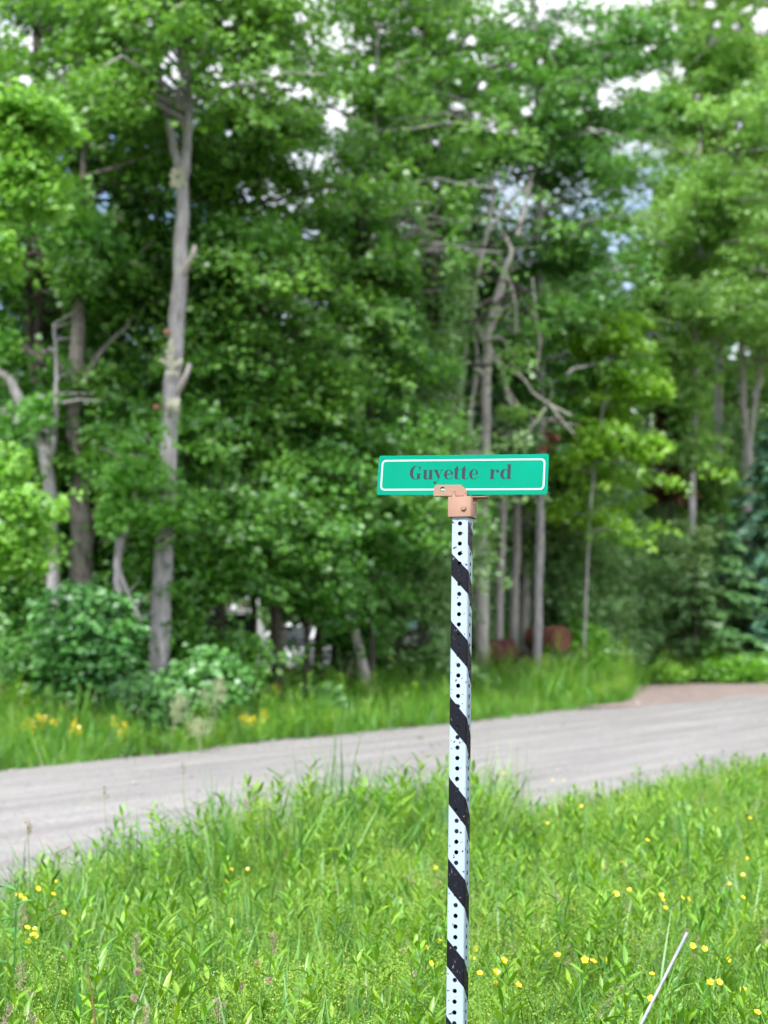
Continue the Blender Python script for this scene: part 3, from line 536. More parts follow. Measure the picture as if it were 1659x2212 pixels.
# understorey and shrubs
for a in [('leafy_shrub', 'dense green shrub at the foot of the shaggy trunk', 190, 0, 20.4, 300, 340, 'shrub', 150, .115, .6),
          ('leafy_shrub', 'dark shrub in the lower left corner of the wood', 40, 0, 20.6, 200, 230, 'maple_deep', 70, .085, .55),
          ('leafy_shrub', 'shrub with pale tips right of the tall trunk base', 450, 0, 20.8, 220, 185, 'shrub', 84, .11, .75),
          ('leafy_shrub', 'low green shrub before the tall trunk base', 330, 0, 19.6, 170, 150, 'shrub', 44, .11, .4),
          ('leafy_shrub', 'low shrub left of the slanting pale trunk', 620, 0, 24.4, 150, 120, 'shrub', 34, .08, .4),
          ('leafy_shrub', 'bright yellow-green bush right of the rusty drum', 1258, 0, 34.5, 110, 160, 'shrub_bright', 46, .12, .6),
          ('leafy_shrub', 'grey-green bush right of the yellow-green bush', 1330, 0, 36.5, 110, 130, 'sagegreen', 40, .11, .45),
          ('leafy_shrub', 'tall soft green thicket behind the right end of the sign', 1260, 0, 37, 190, 420, 'sagegreen', 120, .12, .5),
          ('leafy_shrub', 'soft green thicket left of the young firs', 1390, 0, 39, 150, 330, 'sagegreen', 80, .12, .4),
          ('leafy_shrub', 'pale leafy thicket below the brown dead fir', 1425, 0, 40.5, 170, 360, 'birch', 110, .13, .45),
          ('leafy_shrub', 'bushy green thicket under the pale forked trunk', 1610, 0, 42.5, 190, 360, 'sagegreen', 90, .13, .35),
          ('leafy_shrub', 'ferny green shrub at the foot of the slanting pale trunk', 810, 0, 26, 130, 80, 'shrub', 26, .09, .5),
          ('leafy_shrub', 'ferny green shrub at the foot of the thick grey trunk', 985, 0, 28.6, 130, 90, 'shrub', 26, .09, .5),
          ('leafy_shrub', 'weedy green shrub under the young maple in the centre', 700, 0, 23.2, 120, 90, 'shrub', 26, .085, .5),
          ('leafy_shrub', 'tall leafy thicket before the straight grey trunk on the right', 1478, 0, 39.4, 150, 380, 'sagegreen', 80, .12, .5),
          ('leafy_shrub', 'olive thicket behind the young firs', 1480, 0, 45, 200, 420, 'birch', 90, .13, .25),
          ('leafy_shrub', 'bright low bush by the driveway at the right edge', 1590, 0, 37.5, 170, 70, 'shrub_bright', 40, .1, .6),
          ('leafy_shrub', 'small bright bush at the corner of the driveway', 1440, 0, 37, 80, 55, 'shrub_bright', 16, .1, .6),
          ('leafy_shrub', 'low green shrub under the row of thin pale trunks', 1150, 0, 31.5, 130, 70, 'shrub', 26, .09, .4),
          ('leafy_shrub', 'shrub in the dark left of the thick grey trunk', 880, 0, 29, 130, 110, 'maple', 30, .09, .35)]:
    shrub(*a)

# the wood behind, one dark mass of far foliage and trunks
fm, ft = MB(), MB()
N_ = 4600
fy = rng.uniform(46, 84, N_); fx = (rng.uniform(-420, 2080, N_) - CXD) / FD * fy; fh = rng.random(N_) ** 1.15 * (8.5 + 6.5 * rng.random(N_))
k = across(fx, fy) < -4
fx, fy, fh = fx[k], fy[k], fh[k]
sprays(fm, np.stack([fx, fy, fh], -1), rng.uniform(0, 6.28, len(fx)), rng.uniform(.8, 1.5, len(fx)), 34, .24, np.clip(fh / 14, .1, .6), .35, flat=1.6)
N_ = 3800
fy = rng.uniform(28, 46, N_); fx = (rng.uniform(-500, 1300, N_) - CXD) / FD * fy; fh = rng.random(N_) * 5.5
ux, uy = proj(np.stack([fx, fy, fh], -1))
k = (across(fx, fy) < -8) & ~in_drive(fx, fy) & ~((ux > 400) & (ux < 940) & (fy < 43) & (fh < 2.7)); fx, fy, fh = fx[k], fy[k], fh[k]
N_ = 2000; ly = rng.uniform(24, 60, N_); lx = (rng.uniform(-1500, -250, N_) - CXD) / FD * ly; k = across(lx, ly) < -3.5
sprays(fm, np.stack([lx, ly, rng.random(N_) * 13], -1)[k], rng.uniform(0, 6.28, k.sum()), rng.uniform(.6, 1.1, k.sum()), 30, .2, .5, .35, flat=1.5, gap=False)      # the wood goes on to the left
N_ = 900; ly = rng.uniform(45, 80, N_); lx = (rng.uniform(1700, 2900, N_) - CXD) / FD * ly; k = across(lx, ly) < -2
sprays(fm, np.stack([lx, ly, rng.random(N_) * 14], -1)[k], rng.uniform(0, 6.28, k.sum()), rng.uniform(.8, 1.4, k.sum()), 30, .24, .5, .35, flat=1.5, gap=False)      # and to the right
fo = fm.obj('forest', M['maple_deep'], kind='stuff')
fr = MB(); N_ = 900; ry = rng.uniform(52, 80, N_); rx = (rng.uniform(1150, 2000, N_) - CXD) / FD * ry
sprays(fr, np.stack([rx, ry, rng.random(N_) * 10], -1), rng.uniform(0, 6.28, N_), rng.uniform(.8, 1.4, N_), 34, .22, .4, .35, flat=1.6)
fro = fr.obj('forest', M['birch'], kind='stuff'); fro['label'] = 'light green far wood beyond the driveway on the right'; fro['category'] = 'forest'; fo['label'] = 'dark wood of far trees behind the roadside trees'; fo['category'] = 'forest'
tm = MB()
for i in range(150):
    y = rng.uniform(34, 75); x = (rng.uniform(-350, 2000) - CXD) / FD * y
    if across(x, y) > -7 or in_drive(np.array(x), np.array(y)): continue
    r = rng.uniform(.05, .14); tube(tm, smooth_path(np.array([[x, y, -.1], [x + rng.normal(0, .2), y, 4], [x + rng.normal(0, .4), y, 9], [x + rng.normal(0, .6), y, 13]]), 9), np.linspace(r, r * .3, 10), 6, wob=.06, cap=False)
fo2 = tm.obj('forest_trunks', M['bark_dark'], kind='stuff', smooth=True); fo2['label'] = 'far tree trunks deep in the dark wood'; fo2['category'] = 'forest'
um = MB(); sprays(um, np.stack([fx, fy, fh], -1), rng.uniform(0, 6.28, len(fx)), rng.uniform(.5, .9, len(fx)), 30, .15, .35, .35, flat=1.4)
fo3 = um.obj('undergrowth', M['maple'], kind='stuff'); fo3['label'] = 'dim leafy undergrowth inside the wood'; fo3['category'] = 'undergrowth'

# ------------------------------------------------------------------ the street sign
IN = .0254
PD = Vector((.0175, .0528, 1)).normalized(); YAW = R(-19)
FN = Vector((math.sin(YAW), -math.cos(YAW), 0))                     # front of the post
axis0 = Vector((.1916, 3.868, 1.747)) - FN * .0222                  # post axis at the first visible hole
basep = axis0 - PD * (axis0.z / PD.z)
xl = Vector((math.cos(YAW), math.sin(YAW), 0)); zl = PD; yl = zl.cross(xl).normalized(); xl = yl.cross(zl).normalized()
SM = Matrix(((xl.x, yl.x, zl.x, basep.x), (xl.y, yl.y, zl.y, basep.y), (xl.z, yl.z, zl.z, basep.z), (0, 0, 0, 1)))
H0 = (axis0 - basep).length                                          # local height of hole 0
sign = empty('street_sign', 'green street name sign on a black and white striped perforated steel post', 'street sign')
sign.matrix_world = SM

# paint with chips
def paint(name, col, chip, thr, sc, rough, extra=None):
    m, T, N, L = newmat(name); o = N('ShaderNodeOutputMaterial'); p = N('ShaderNodeBsdfPrincipled'); tcn = N('ShaderNodeTexCoord')
    n = N('ShaderNodeTexNoise'); n.inputs['Scale'].default_value = sc; n.inputs['Detail'].default_value = 3; n.inputs['Roughness'].default_value = .5; L(tcn.outputs['Object'], n.inputs['Vector'])
    n2 = N('ShaderNodeTexNoise'); n2.inputs['Scale'].default_value = 9; n2.inputs['Detail'].default_value = 4; L(tcn.outputs['Object'], n2.inputs['Vector'])
    a = N('ShaderNodeMath'); a.operation = 'MULTIPLY_ADD'; a.inputs[1].default_value = .35; L(n2.outputs['Fac'], a.inputs[0]); L(n.outputs['Fac'], a.inputs[2])
    r = ramp(N, [(thr, (0, 0, 0)), (thr + .012, (1, 1, 1))]); r.color_ramp.interpolation = 'LINEAR'; L(a.outputs[0], r.inputs[0])
    c = np.array(col); r3 = ramp(N, [(.3, tuple(c * .93)), (.7, tuple(np.minimum(c * 1.05, 1)))]); L(n2.outputs['Fac'], r3.inputs[0])
    x = N('ShaderNodeMix'); x.data_type = 'RGBA'; L(r.outputs[0], x.inputs['Factor']); L(r3.outputs[0], x.inputs['A']); x.inputs['B'].default_value = (*chip, 1)
    L(x.outputs['Result'], p.inputs['Base Color']); p.inputs['Roughness'].default_value = rough; p.inputs['Specular IOR Level'].default_value = extra or .5
    b = N('ShaderNodeBump'); b.invert = True; b.inputs['Distance'].default_value = .0006; b.inputs['Strength'].default_value = .6; L(r.outputs[0], b.inputs['Height'])
    n4 = N('ShaderNodeTexNoise'); n4.inputs['Scale'].default_value = 60; L(tcn.outputs['Object'], n4.inputs['Vector'])
    b2 = N('ShaderNodeBump'); b2.inputs['Distance'].default_value = .0012; b2.inputs['Strength'].default_value = .25; L(n4.outputs['Fac'], b2.inputs['Height']); L(b2.outputs[0], b.inputs['Normal'])
    L(b.outputs[0], p.inputs['Normal']); L(p.outputs[0], o.inputs[0]); return m
M['post_white'] = paint('white_post_paint', (.36, .455, .585), (.05, .045, .04), .83, 95, .45, .3)
M['post_black'] = paint('black_stripe_paint', (.007, .008, .014), (.16, .15, .15), .862, 110, .5, .15)
M['steel_dark'] = simple('dark_rusty_steel', (.13, .11, .1), .8, var=.4)
M['bronze'] = paint('tan_bracket_paint', (.315, .188, .138), (.3, .17, .12), .9, 60, .6, .25)
M['sign_green'] = simple('green_sign_sheeting', (.0, .252, .16), .6, bump=.05, bscale=300, var=.07, vscale=9, spec=.05)
M['sign_white'] = simple('white_reflective_line', (.55, .62, .63), .5, spec=.2)
M['ink'] = simple('dark_lettering', (.028, .042, .058), .55, spec=.1)
M['alu'] = simple('sheet_metal_edge', (.5, .55, .53), .4, .6)

HW, CR = .0222, .0052
segs = []                                                            # outline of the tube from the middle of its front left corner, as (s, x, y, nx, ny)
def outline():
    o = []; s = 0; na = 4; F = HW - CR
    cs = [(-F, -F, 225), (F, -F, 270), (F, F, 0), (-F, F, 90), (-F, -F, 180)]
    def arc(cx_, cy_, a0, a1, n):
        return [(cx_ + CR * math.cos(R(a)), cy_ + CR * math.sin(R(a)), math.cos(R(a)), math.sin(R(a))) for a in np.linspace(a0, a1, n)]
    pts = arc(-F, -F, 225, 270, 3) + arc(F, -F, 270, 360, 5) + arc(F, F, 0, 90, 5) + arc(-F, F, 90, 180, 5) + arc(-F, -F, 180, 225, 3)
    res = [(0, *pts[0])]
    for a, b in zip(pts[:-1], pts[1:]):
        s += math.hypot(b[0] - a[0], b[1] - a[1]); res.append((s, *b))
    return np.array(res)
OL = outline(); PER = OL[-1, 0]
def wrap(s, z, lift=0):
    x = np.interp(s, OL[:, 0], OL[:, 1]); y = np.interp(s, OL[:, 0], OL[:, 2]); nx = np.interp(s, OL[:, 0], OL[:, 3]); ny = np.interp(s, OL[:, 0], OL[:, 4])
    return (x + nx * lift, y + ny * lift, z)
bm = bmesh.new(); HR = .0055
flat = [(OL[i, 0], OL[i + 1, 0]) for i in range(len(OL) - 1) if OL[i + 1, 0] - OL[i, 0] > .02]
rows = range(-2, 71)
holes = []
for k in rows:
    zt, zb = H0 - (k - .5) * IN, H0 - (k + .5) * IN
    for i in range(len(OL) - 1):
        s0, s1 = OL[i, 0], OL[i + 1, 0]
        if (s0, s1) in flat:
            cs_, cz = (s0 + s1) / 2, (zt + zb) / 2; hw, hh = (s1 - s0) / 2, IN / 2
            outr, inn = [], []
            for a in np.linspace(0, 2 * np.pi, 16, endpoint=False) + np.pi / 16 * 0:
                c, s = math.cos(a), math.sin(a); t = min(hw / max(abs(c), 1e-6), hh / max(abs(s), 1e-6))
                outr.append((cs_ + c * t, cz + s * t)); inn.append((cs_ + HR * c, cz + HR * s))
            # make sure the four corners belong to the rim
            ang = [math.atan2(y - cz, x - cs_) for x, y in outr]
            cor = [(s1, zt), (s0, zt), (s0, zb), (s1, zb)]
            iv = [bm.verts.new((x, y, 0)) for x, y in inn]; ov = [bm.verts.new((x, y, 0)) for x, y in outr]
            for q in range(16):
                q2 = (q + 1) % 16; a0, a1 = ang[q], ang[q2]
                ring = [iv[q], ov[q]]
                for (cx_, cz_) in cor:
                    ac = math.atan2(cz_ - cz, cx_ - cs_); b1 = a1 if a1 > a0 else a1 + 2 * np.pi; ac2 = ac if ac >= a0 else ac + 2 * np.pi
                    if a0 + 1e-4 < ac2 < b1 - 1e-4: ring.append(bm.verts.new((cx_, cz_, 0)))
                ring += [ov[q2], iv[q2]]; bm.faces.new(ring)
            holes.append((i, cs_, cz))
        else:
            bm.faces.new([bm.verts.new(p) for p in ((s0, zb, 0), (s1, zb, 0), (s1, zt, 0), (s0, zt, 0))])
bmesh.ops.remove_doubles(bm, verts=bm.verts, dist=1e-5)
KT = [-18, -11, -1.3, 2.98, 9.63, 17.06, 24.85, 32.6, 40.2, 47.35, 55, 62.6, 70.2]; TH = [2.6, 2.6, 2.4, 2.17, 2.66, 2.7, 2.6, 2.7, 2.55, 2.6, 2.6, 2.6, 2.6]
LN = []
for i in range(len(KT) - 1):
    for j, (ka, kb) in enumerate(((KT[i], KT[i + 1]), (KT[i] + TH[i], KT[i + 1] + TH[i + 1]))):
        za, zb = H0 - ka * IN, H0 - kb * IN; LN.append((i, j, za, zb))
        nrm = Vector((za - zb, PER, 0)).normalized()
        bmesh.ops.bisect_plane(bm, geom=bm.verts[:] + bm.edges[:] + bm.faces[:], dist=1e-6, plane_co=(0, za, 0), plane_no=nrm)
def stripe_of(s, z):
    for i in range(len(KT) - 1):
        t = s / PER; zt = H0 - (KT[i] + (KT[i + 1] - KT[i]) * t) * IN
        zb = H0 - (KT[i] + TH[i] + (KT[i + 1] + TH[i + 1] - KT[i] - TH[i]) * t) * IN
        if zb < z < zt: return -1 if (i == 1 or (i == 2 and s < .0415)) else i      # the topmost turn of the stripe starts at the right-hand corner
    return -1
groups = {}
for f in bm.faces:
    c = f.calc_center_median(); groups.setdefault(stripe_of(c.x, c.y), []).append([(v.co.x, v.co.y) for v in f.verts])
def shell(faces, name, mat, parent, lift):
    idx = {}; vs_, fs = [], []
    for f in faces:
        l = []
        for s, z in f:
            key = (round(s, 6), round(z, 6))
            if key not in idx: idx[key] = len(vs_); vs_.append(wrap(s, z, lift))
            l.append(idx[key])
        if len(set(l)) > 2: fs.append(l)
    me = bpy.data.meshes.new(name); me.from_pydata(vs_, [], fs); me.materials.append(mat); me.update()
    return link(name, me, parent)
post = shell(groups.pop(-1), 'post', M['post_white'], sign, 0)
for i in sorted(groups): shell(groups[i], 'stripe', M['post_black'], post, .0003)
rim = MB()
for (i, cs_, cz) in holes:
    x, y, z = wrap(cs_, cz); nx, ny = [(np.interp(cs_, OL[:, 0], OL[:, q])) for q in (3, 4)]
    tx, ty = -ny, nx; a = np.linspace(0, 2 * np.pi, 16, endpoint=False); V = []
    for dpt in (0, .0027):
        V.append(np.stack([x - nx * dpt + tx * HR * np.cos(a), y - ny * dpt + ty * HR * np.cos(a), z + HR * np.sin(a)], -1))
    rim.add(np.concatenate(V), [[q, (q + 1) % 16, 16 + (q + 1) % 16, 16 + q] for q in range(16)])
rim.obj('hole_rims', M['steel_dark'], post)

def fill_curve(outs, name, mat, parent, thick, Mx):
    cu = bpy.data.curves.new(name, 'CURVE'); cu.dimensions = '2D'; cu.fill_mode = 'BOTH'; cu.extrude = thick / 2
    for pts in outs:
        sp = cu.splines.new('POLY'); sp.points.add(len(pts) - 1); sp.use_cyclic_u = True
        for q, (x, y) in zip(sp.points, pts): q.co = (x, y, 0, 1)
    t = bpy.data.objects.new('tmp', cu); COL.objects.link(t); bpy.context.view_layer.update()
    me = bpy.data.meshes.new_from_object(t.evaluated_get(bpy.context.evaluated_depsgraph_get())); bpy.data.objects.remove(t); bpy.data.curves.remove(cu)
    me.materials.clear(); me.materials.append(mat); me.name = name
    me.transform(Mx); return link(name, me, parent)
def rrect(w_, h, r, n=6, cx_=0, cy_=0):
    o = []
    for (sx, sy, a) in ((1, 1, 0), (-1, 1, 90), (-1, -1, 180), (1, -1, 270)):
        o += [(cx_ + sx * (w_ / 2 - r) + r * math.cos(R(a + q)), cy_ + sy * (h / 2 - r) + r * math.sin(R(a + q))) for q in np.linspace(0, 90, n)]
    return o
def circ(x, y, r, n=16): return [(x + r * math.cos(a), y + r * math.sin(a)) for a in np.linspace(0, 2 * np.pi, n, endpoint=False)]
# sign panel, in its own tilted plane (curve XY -> panel X, Z)
SW, SH = .4455, .1042
PW = Matrix.Translation((.1974, 3.889, 1.8735)) @ Matrix.Rotation(R(-17), 4, 'Z') @ Matrix.Rotation(R(-8.2), 4, 'X') @ Matrix.Rotation(R(1.25), 4, 'Y')
PL = SM.inverted() @ PW
UP = Matrix.Rotation(math.pi / 2, 4, 'X')
pm = link('sign_panel', bpy.data.meshes.new('tmp'), sign); bpy.data.objects.remove(pm)
panel = fill_curve([rrect(SW, SH, .006)] + [circ(sx * (SW / 2 - .0095), sy * (SH / 2 - .0095), .0014, 8) for sx in (-1, 1) for sy in (-1, 1)], 'sign_panel', M['sign_green'], sign, .0016, UP)
panel.matrix_local = PL
for dy_ in (-1, 1):
    fill_curve([rrect(SW - .017, SH - .0235, .011), rrect(SW - .025, SH - .0315, .008)], 'border_line', M['sign_white'], panel, .0003, Matrix.Translation((0, dy_ * .0011, 0)) @ UP)

# letters: fat-face serif forms built from stems, bowls, hairlines and serifs
HL = .06
def rect(x0, y0, x1, y1): return [(x0, y0), (x1, y0), (x1, y1), (x0, y1)]
def cresc(ox, oy, orx, ory, ix, iy, irx, iry, a0, a1, n=28):
    a = np.radians(np.linspace(a0, a1, n))
    O = [(ox + orx * math.cos(q), oy + ory * math.sin(q)) for q in a]; I = [(ix + irx * math.cos(q), iy + iry * math.sin(q)) for q in a]
    return ('strip', O, I)
def stroke(pts, w0, w1=None, n=16):
    p = smooth_path(np.array(pts, float), n); d = np.gradient(p, axis=0); d /= np.linalg.norm(d, axis=1)[:, None]
    ww = np.linspace(w0, w1 or w0, len(p))[:, None] / 2; nn = np.stack([-d[:, 1], d[:, 0]], -1)
    return ('strip', [tuple(q) for q in p + nn * ww], [tuple(q) for q in p - nn * ww])
def e_(): return [cresc(.47, .5, .47, .52, .53, .5, .23, .475, 86, 305), cresc(.47, .5, .46, .52, .50, .5, .215, .475, 2, 88), stroke([(.73, .085), (.83, .15), (.92, .28)], .05, .04), rect(.22, .49, .925, .49 + HL)]
def t_(): return [rect(.14, .17, .47, .96), [(.14, .96), (.47, .96), (.47, 1.34), (.36, 1.34), (.14, 1.12)], rect(0, .955, .68, 1.0), cresc(.47, .2, .33, .22, .59, .2, .12, .17, 180, 290), stroke([(.585, .01), (.68, .05), (.73, .2)], .04, .035)]
GLY = {
 'G': [cresc(.6, .7, .6, .73, .69, .7, .345, .69, 42, 318), stroke([(.94, 1.16), (1.03, 1.02), (1.07, .93)], .06, .04), rect(1.06, .92, 1.1, 1.41), [(1.06, 1.41), (.98, 1.24), (1.06, 1.1)], stroke([(.95, .21), (1.0, .25), (1.08, .34)], .05, .04), rect(.78, .04, 1.10, .60), rect(.66, .57, 1.22, .615)],
 'u': [rect(.09, .2, .42, .96), rect(0, .955, .42, 1.0), cresc(.40, .22, .31, .24, .52, .22, .10, .17, 180, 285), stroke([(.52, .01), (.62, .07), (.69, .2)], .045, .04), rect(.68, 0, 1.0, .96), rect(.58, .955, 1.0, 1.0), rect(1.0, 0, 1.09, .045)],
 'y': [[(.07, .96), (.43, .96), (.735, .2), (.56, .0)], rect(0, .955, .5, 1.0), rect(.66, .955, 1.04, 1.0), stroke([(.87, .96), (.66, .36), (.52, -.14), (.40, -.36), (.24, -.42)], .045), circ(.21, -.33, .15)],
 'e': e_(), 't': t_(),
 'r': [rect(.09, .045, .42, .96), rect(0, .955, .42, 1.0), rect(0, 0, .56, .045), stroke([(.41, .62), (.5, .86), (.66, .96), (.84, .92)], .045, .05), circ(.80, .80, .155)],
 'd': [cresc(.44, .5, .44, .52, .55, .5, .22, .46, 62, 298), stroke([(.62, .93), (.69, .87), (.74, .78)], .05), stroke([(.62, .07), (.69, .13), (.74, .22)], .05), rect(.73, 0, 1.05, 1.46), rect(.62, 1.455, 1.05, 1.5), rect(1.05, 0, 1.16, .045)],
}
XH = .0252; zoomc = .4455 / (1595 - 38)                             # panel metres per pixel in the close view
def letter(ch, px, wfac=1.0):
    mb = MB(); x0 = (px - 818) * zoomc; y0 = -.0116
    for j, g_ in enumerate(GLY[ch]):
        yy = -(.0011 + j * .00002)
        if isinstance(g_, tuple):
            O = [(x0 + a * XH * wfac, yy, y0 + b * XH) for a, b in g_[1]]; I = [(x0 + a * XH * wfac, yy, y0 + b * XH) for a, b in g_[2]]; n = len(O)
            mb.add(O + I, [[q, q + 1, n + q + 1, n + q] for q in range(n - 1)])
        else:
            mb.add([(x0 + a * XH * wfac, yy, y0 + b * XH) for a, b in g_], [list(range(len(g_)))])
    o = mb.obj('letter', M['ink'], panel); o['label'] = 'dark serif letter ' + ch; return o
for ch, px in (('G', 338), ('u', 459), ('y', 556), ('e', 656), ('t', 741), ('t', 808), ('e', 886), ('r', 1073), ('d', 1168)): letter(ch, px)

# bracket
br = MB(); BW = 1.2 * IN; zt, zb = H0 + 2.68 * IN, H0 + .66 * IN; th = .0028
def pcap():
    v = []; c = .0022
    for z, g_ in ((zb, 0), (zt - .001, 0), (zt, .001)):
        W = BW - g_; v += [(-W + c, -W, z), (W - c, -W, z), (W, -W + c, z), (W, W - c, z), (W - c, W, z), (-W + c, W, z), (-W, W - c, z), (-W, -W + c, z)]
    f = [[r * 8 + q, r * 8 + (q + 1) % 8, r * 8 + 8 + (q + 1) % 8, r * 8 + 8 + q] for r in range(2) for q in range(8)]
    br.add(v, f); br.add(v[16:24], [[0, 1, 2, 3, 4, 5, 6, 7]])
    W = BW - th; vi = [(-W, -W), (W, -W), (W, W), (-W, W)]
    o = v[:8]; inner = [(x, y, zb) for x, y in vi] + [(x, y, zt - .004) for x, y in vi]
    br.add(inner, [[0, 4, 5, 1], [1, 5, 6, 2], [2, 6, 7, 3], [3, 7, 4, 0], [4, 7, 6, 5]])
    br.add(o + inner[:4], [[0, 1, 9, 8], [1, 2, 9], [2, 3, 10, 9], [3, 4, 10], [4, 5, 11, 10], [5, 6, 11], [6, 7, 8, 11], [7, 0, 8]])
pcap(); brk = br.obj('bracket', M['bronze'], sign)
fl_out = [(-.0705, 0), (.0170, 0), (.0172, .0145), (.0005, .0287), (-.0625, .0287), (-.0690, .0235)]
FLB = PL @ Matrix.Translation((0, -.0036, -SH / 2 - .0036))
fl1 = fill_curve([fl_out, circ(-.0470, .0168, .0066, 20)], 'flange', M['bronze'], brk, .0032, FLB @ UP)
fl2 = fill_curve([[(-x - .05, y) for x, y in fl_out]], 'flange', M['bronze'], brk, .0032, PL @ Matrix.Translation((0, .0038, -SH / 2 - .0036)) @ UP)
for (gx_, hgt) in ((-.0165, .0185), (.0135, .0135)):
    g_ = MB(); a = .0036
    y1 = (FLB @ Vector((gx_, -.0013, 0))).y
    g_.add([(gx_ - a, -BW + .003, zt - .001), (gx_ + a, -BW + .003, zt - .001), (gx_ + a, y1, zt - .001), (gx_ - a, y1, zt - .001), (gx_ - a * .6, y1 + .002, zt + hgt), (gx_ + a * .6, y1 + .002, zt + hgt)],
           [[0, 1, 5, 4], [1, 2, 5], [0, 4, 3], [2, 3, 4, 5]])
    g_.obj('gusset', M['bronze'], brk)
lg = MB(); box(lg, BW - .002, BW + .034, -.016, .016, zt - .0022, zt + .0008); lg.obj('ledge', M['bronze'], brk)
for sx, ln in ((1, .014), (-1, .006)):
    g_ = MB(); a = .0016; x0 = sx * (BW - .0005)
    g_.add([(x0, -a - .004, zt - .0022), (x0, a - .004, zt - .0022), (x0 + sx * ln, -a - .004, zt - .0022), (x0 + sx * ln, a - .004, zt - .0022), (x0, -a - .004, zt - .02), (x0, a - .004, zt - .02)], [[0, 1, 3, 2], [2, 3, 5, 4]])
    g_.add([(x0, -a - .004, zt - .0022), (x0 + sx * ln, -a - .004, zt - .0022), (x0, -a - .004, zt - .02), (x0, a - .004, zt - .0022), (x0 + sx * ln, a - .004, zt - .0022), (x0, a - .004, zt - .02)], [[0, 1, 2], [3, 5, 4]])
    g_.obj('gusset', M['bronze'], brk)
bo = MB(); bx_, bz = .0115, zb + .021
tube(bo, [(bx_, -BW + .001, bz), (bx_, -BW - .0008, bz), (bx_, -BW - .0009, bz), (bx_, -BW - .0045, bz), (bx_, -BW - .0052, bz)], [.0078, .0078, .0064, .0064, .0052], 12); bo.obj('bolt', M['bronze'], brk, smooth=False)
for zz_, yy_ in ((zb + .013, .012), (zb + .024, .012)):
    mb = MB(); tube(mb, [(BW - .001, yy_, zz_), (BW + .0004, yy_, zz_)], [.0026, .0026], 10); mb.obj('screw_hole', M['steel_dark'], brk)

# ------------------------------------------------------------------ metal rod
tip = D(1484, 2016, 4.15); low = D(1385, 2212, 4.0); d_ = (low - tip) / np.linalg.norm(low - tip); foot = tip + d_ * (tip[2] + .06) / -d_[2]
M['galv'] = simple('weathered_galvanised_rod', (.33, .35, .38), .45, .3, bump=.3, bscale=200, var=.2, vscale=60)
rod = empty('metal_rod', 'thin pale metal rod leaning out of the grass at the lower right', 'rod', tuple(foot))
mb = MB(); tube(mb, [(0, 0, 0), *((tip - foot) * t for t in (.3, .6, .9, .997, 1))], [.0044] * 4 + [.0044, .0036], 12); mb.obj('shaft', M['galv'], rod, smooth=True)
mb = MB(); t_3 = tip - foot; tube(mb, [t_3 * .985, t_3 * .9855, t_3 * 1.001, t_3 * 1.0015], [.0043, .0048, .0048, .0032], 12); mb.obj('end_cap', M['galv'], rod)

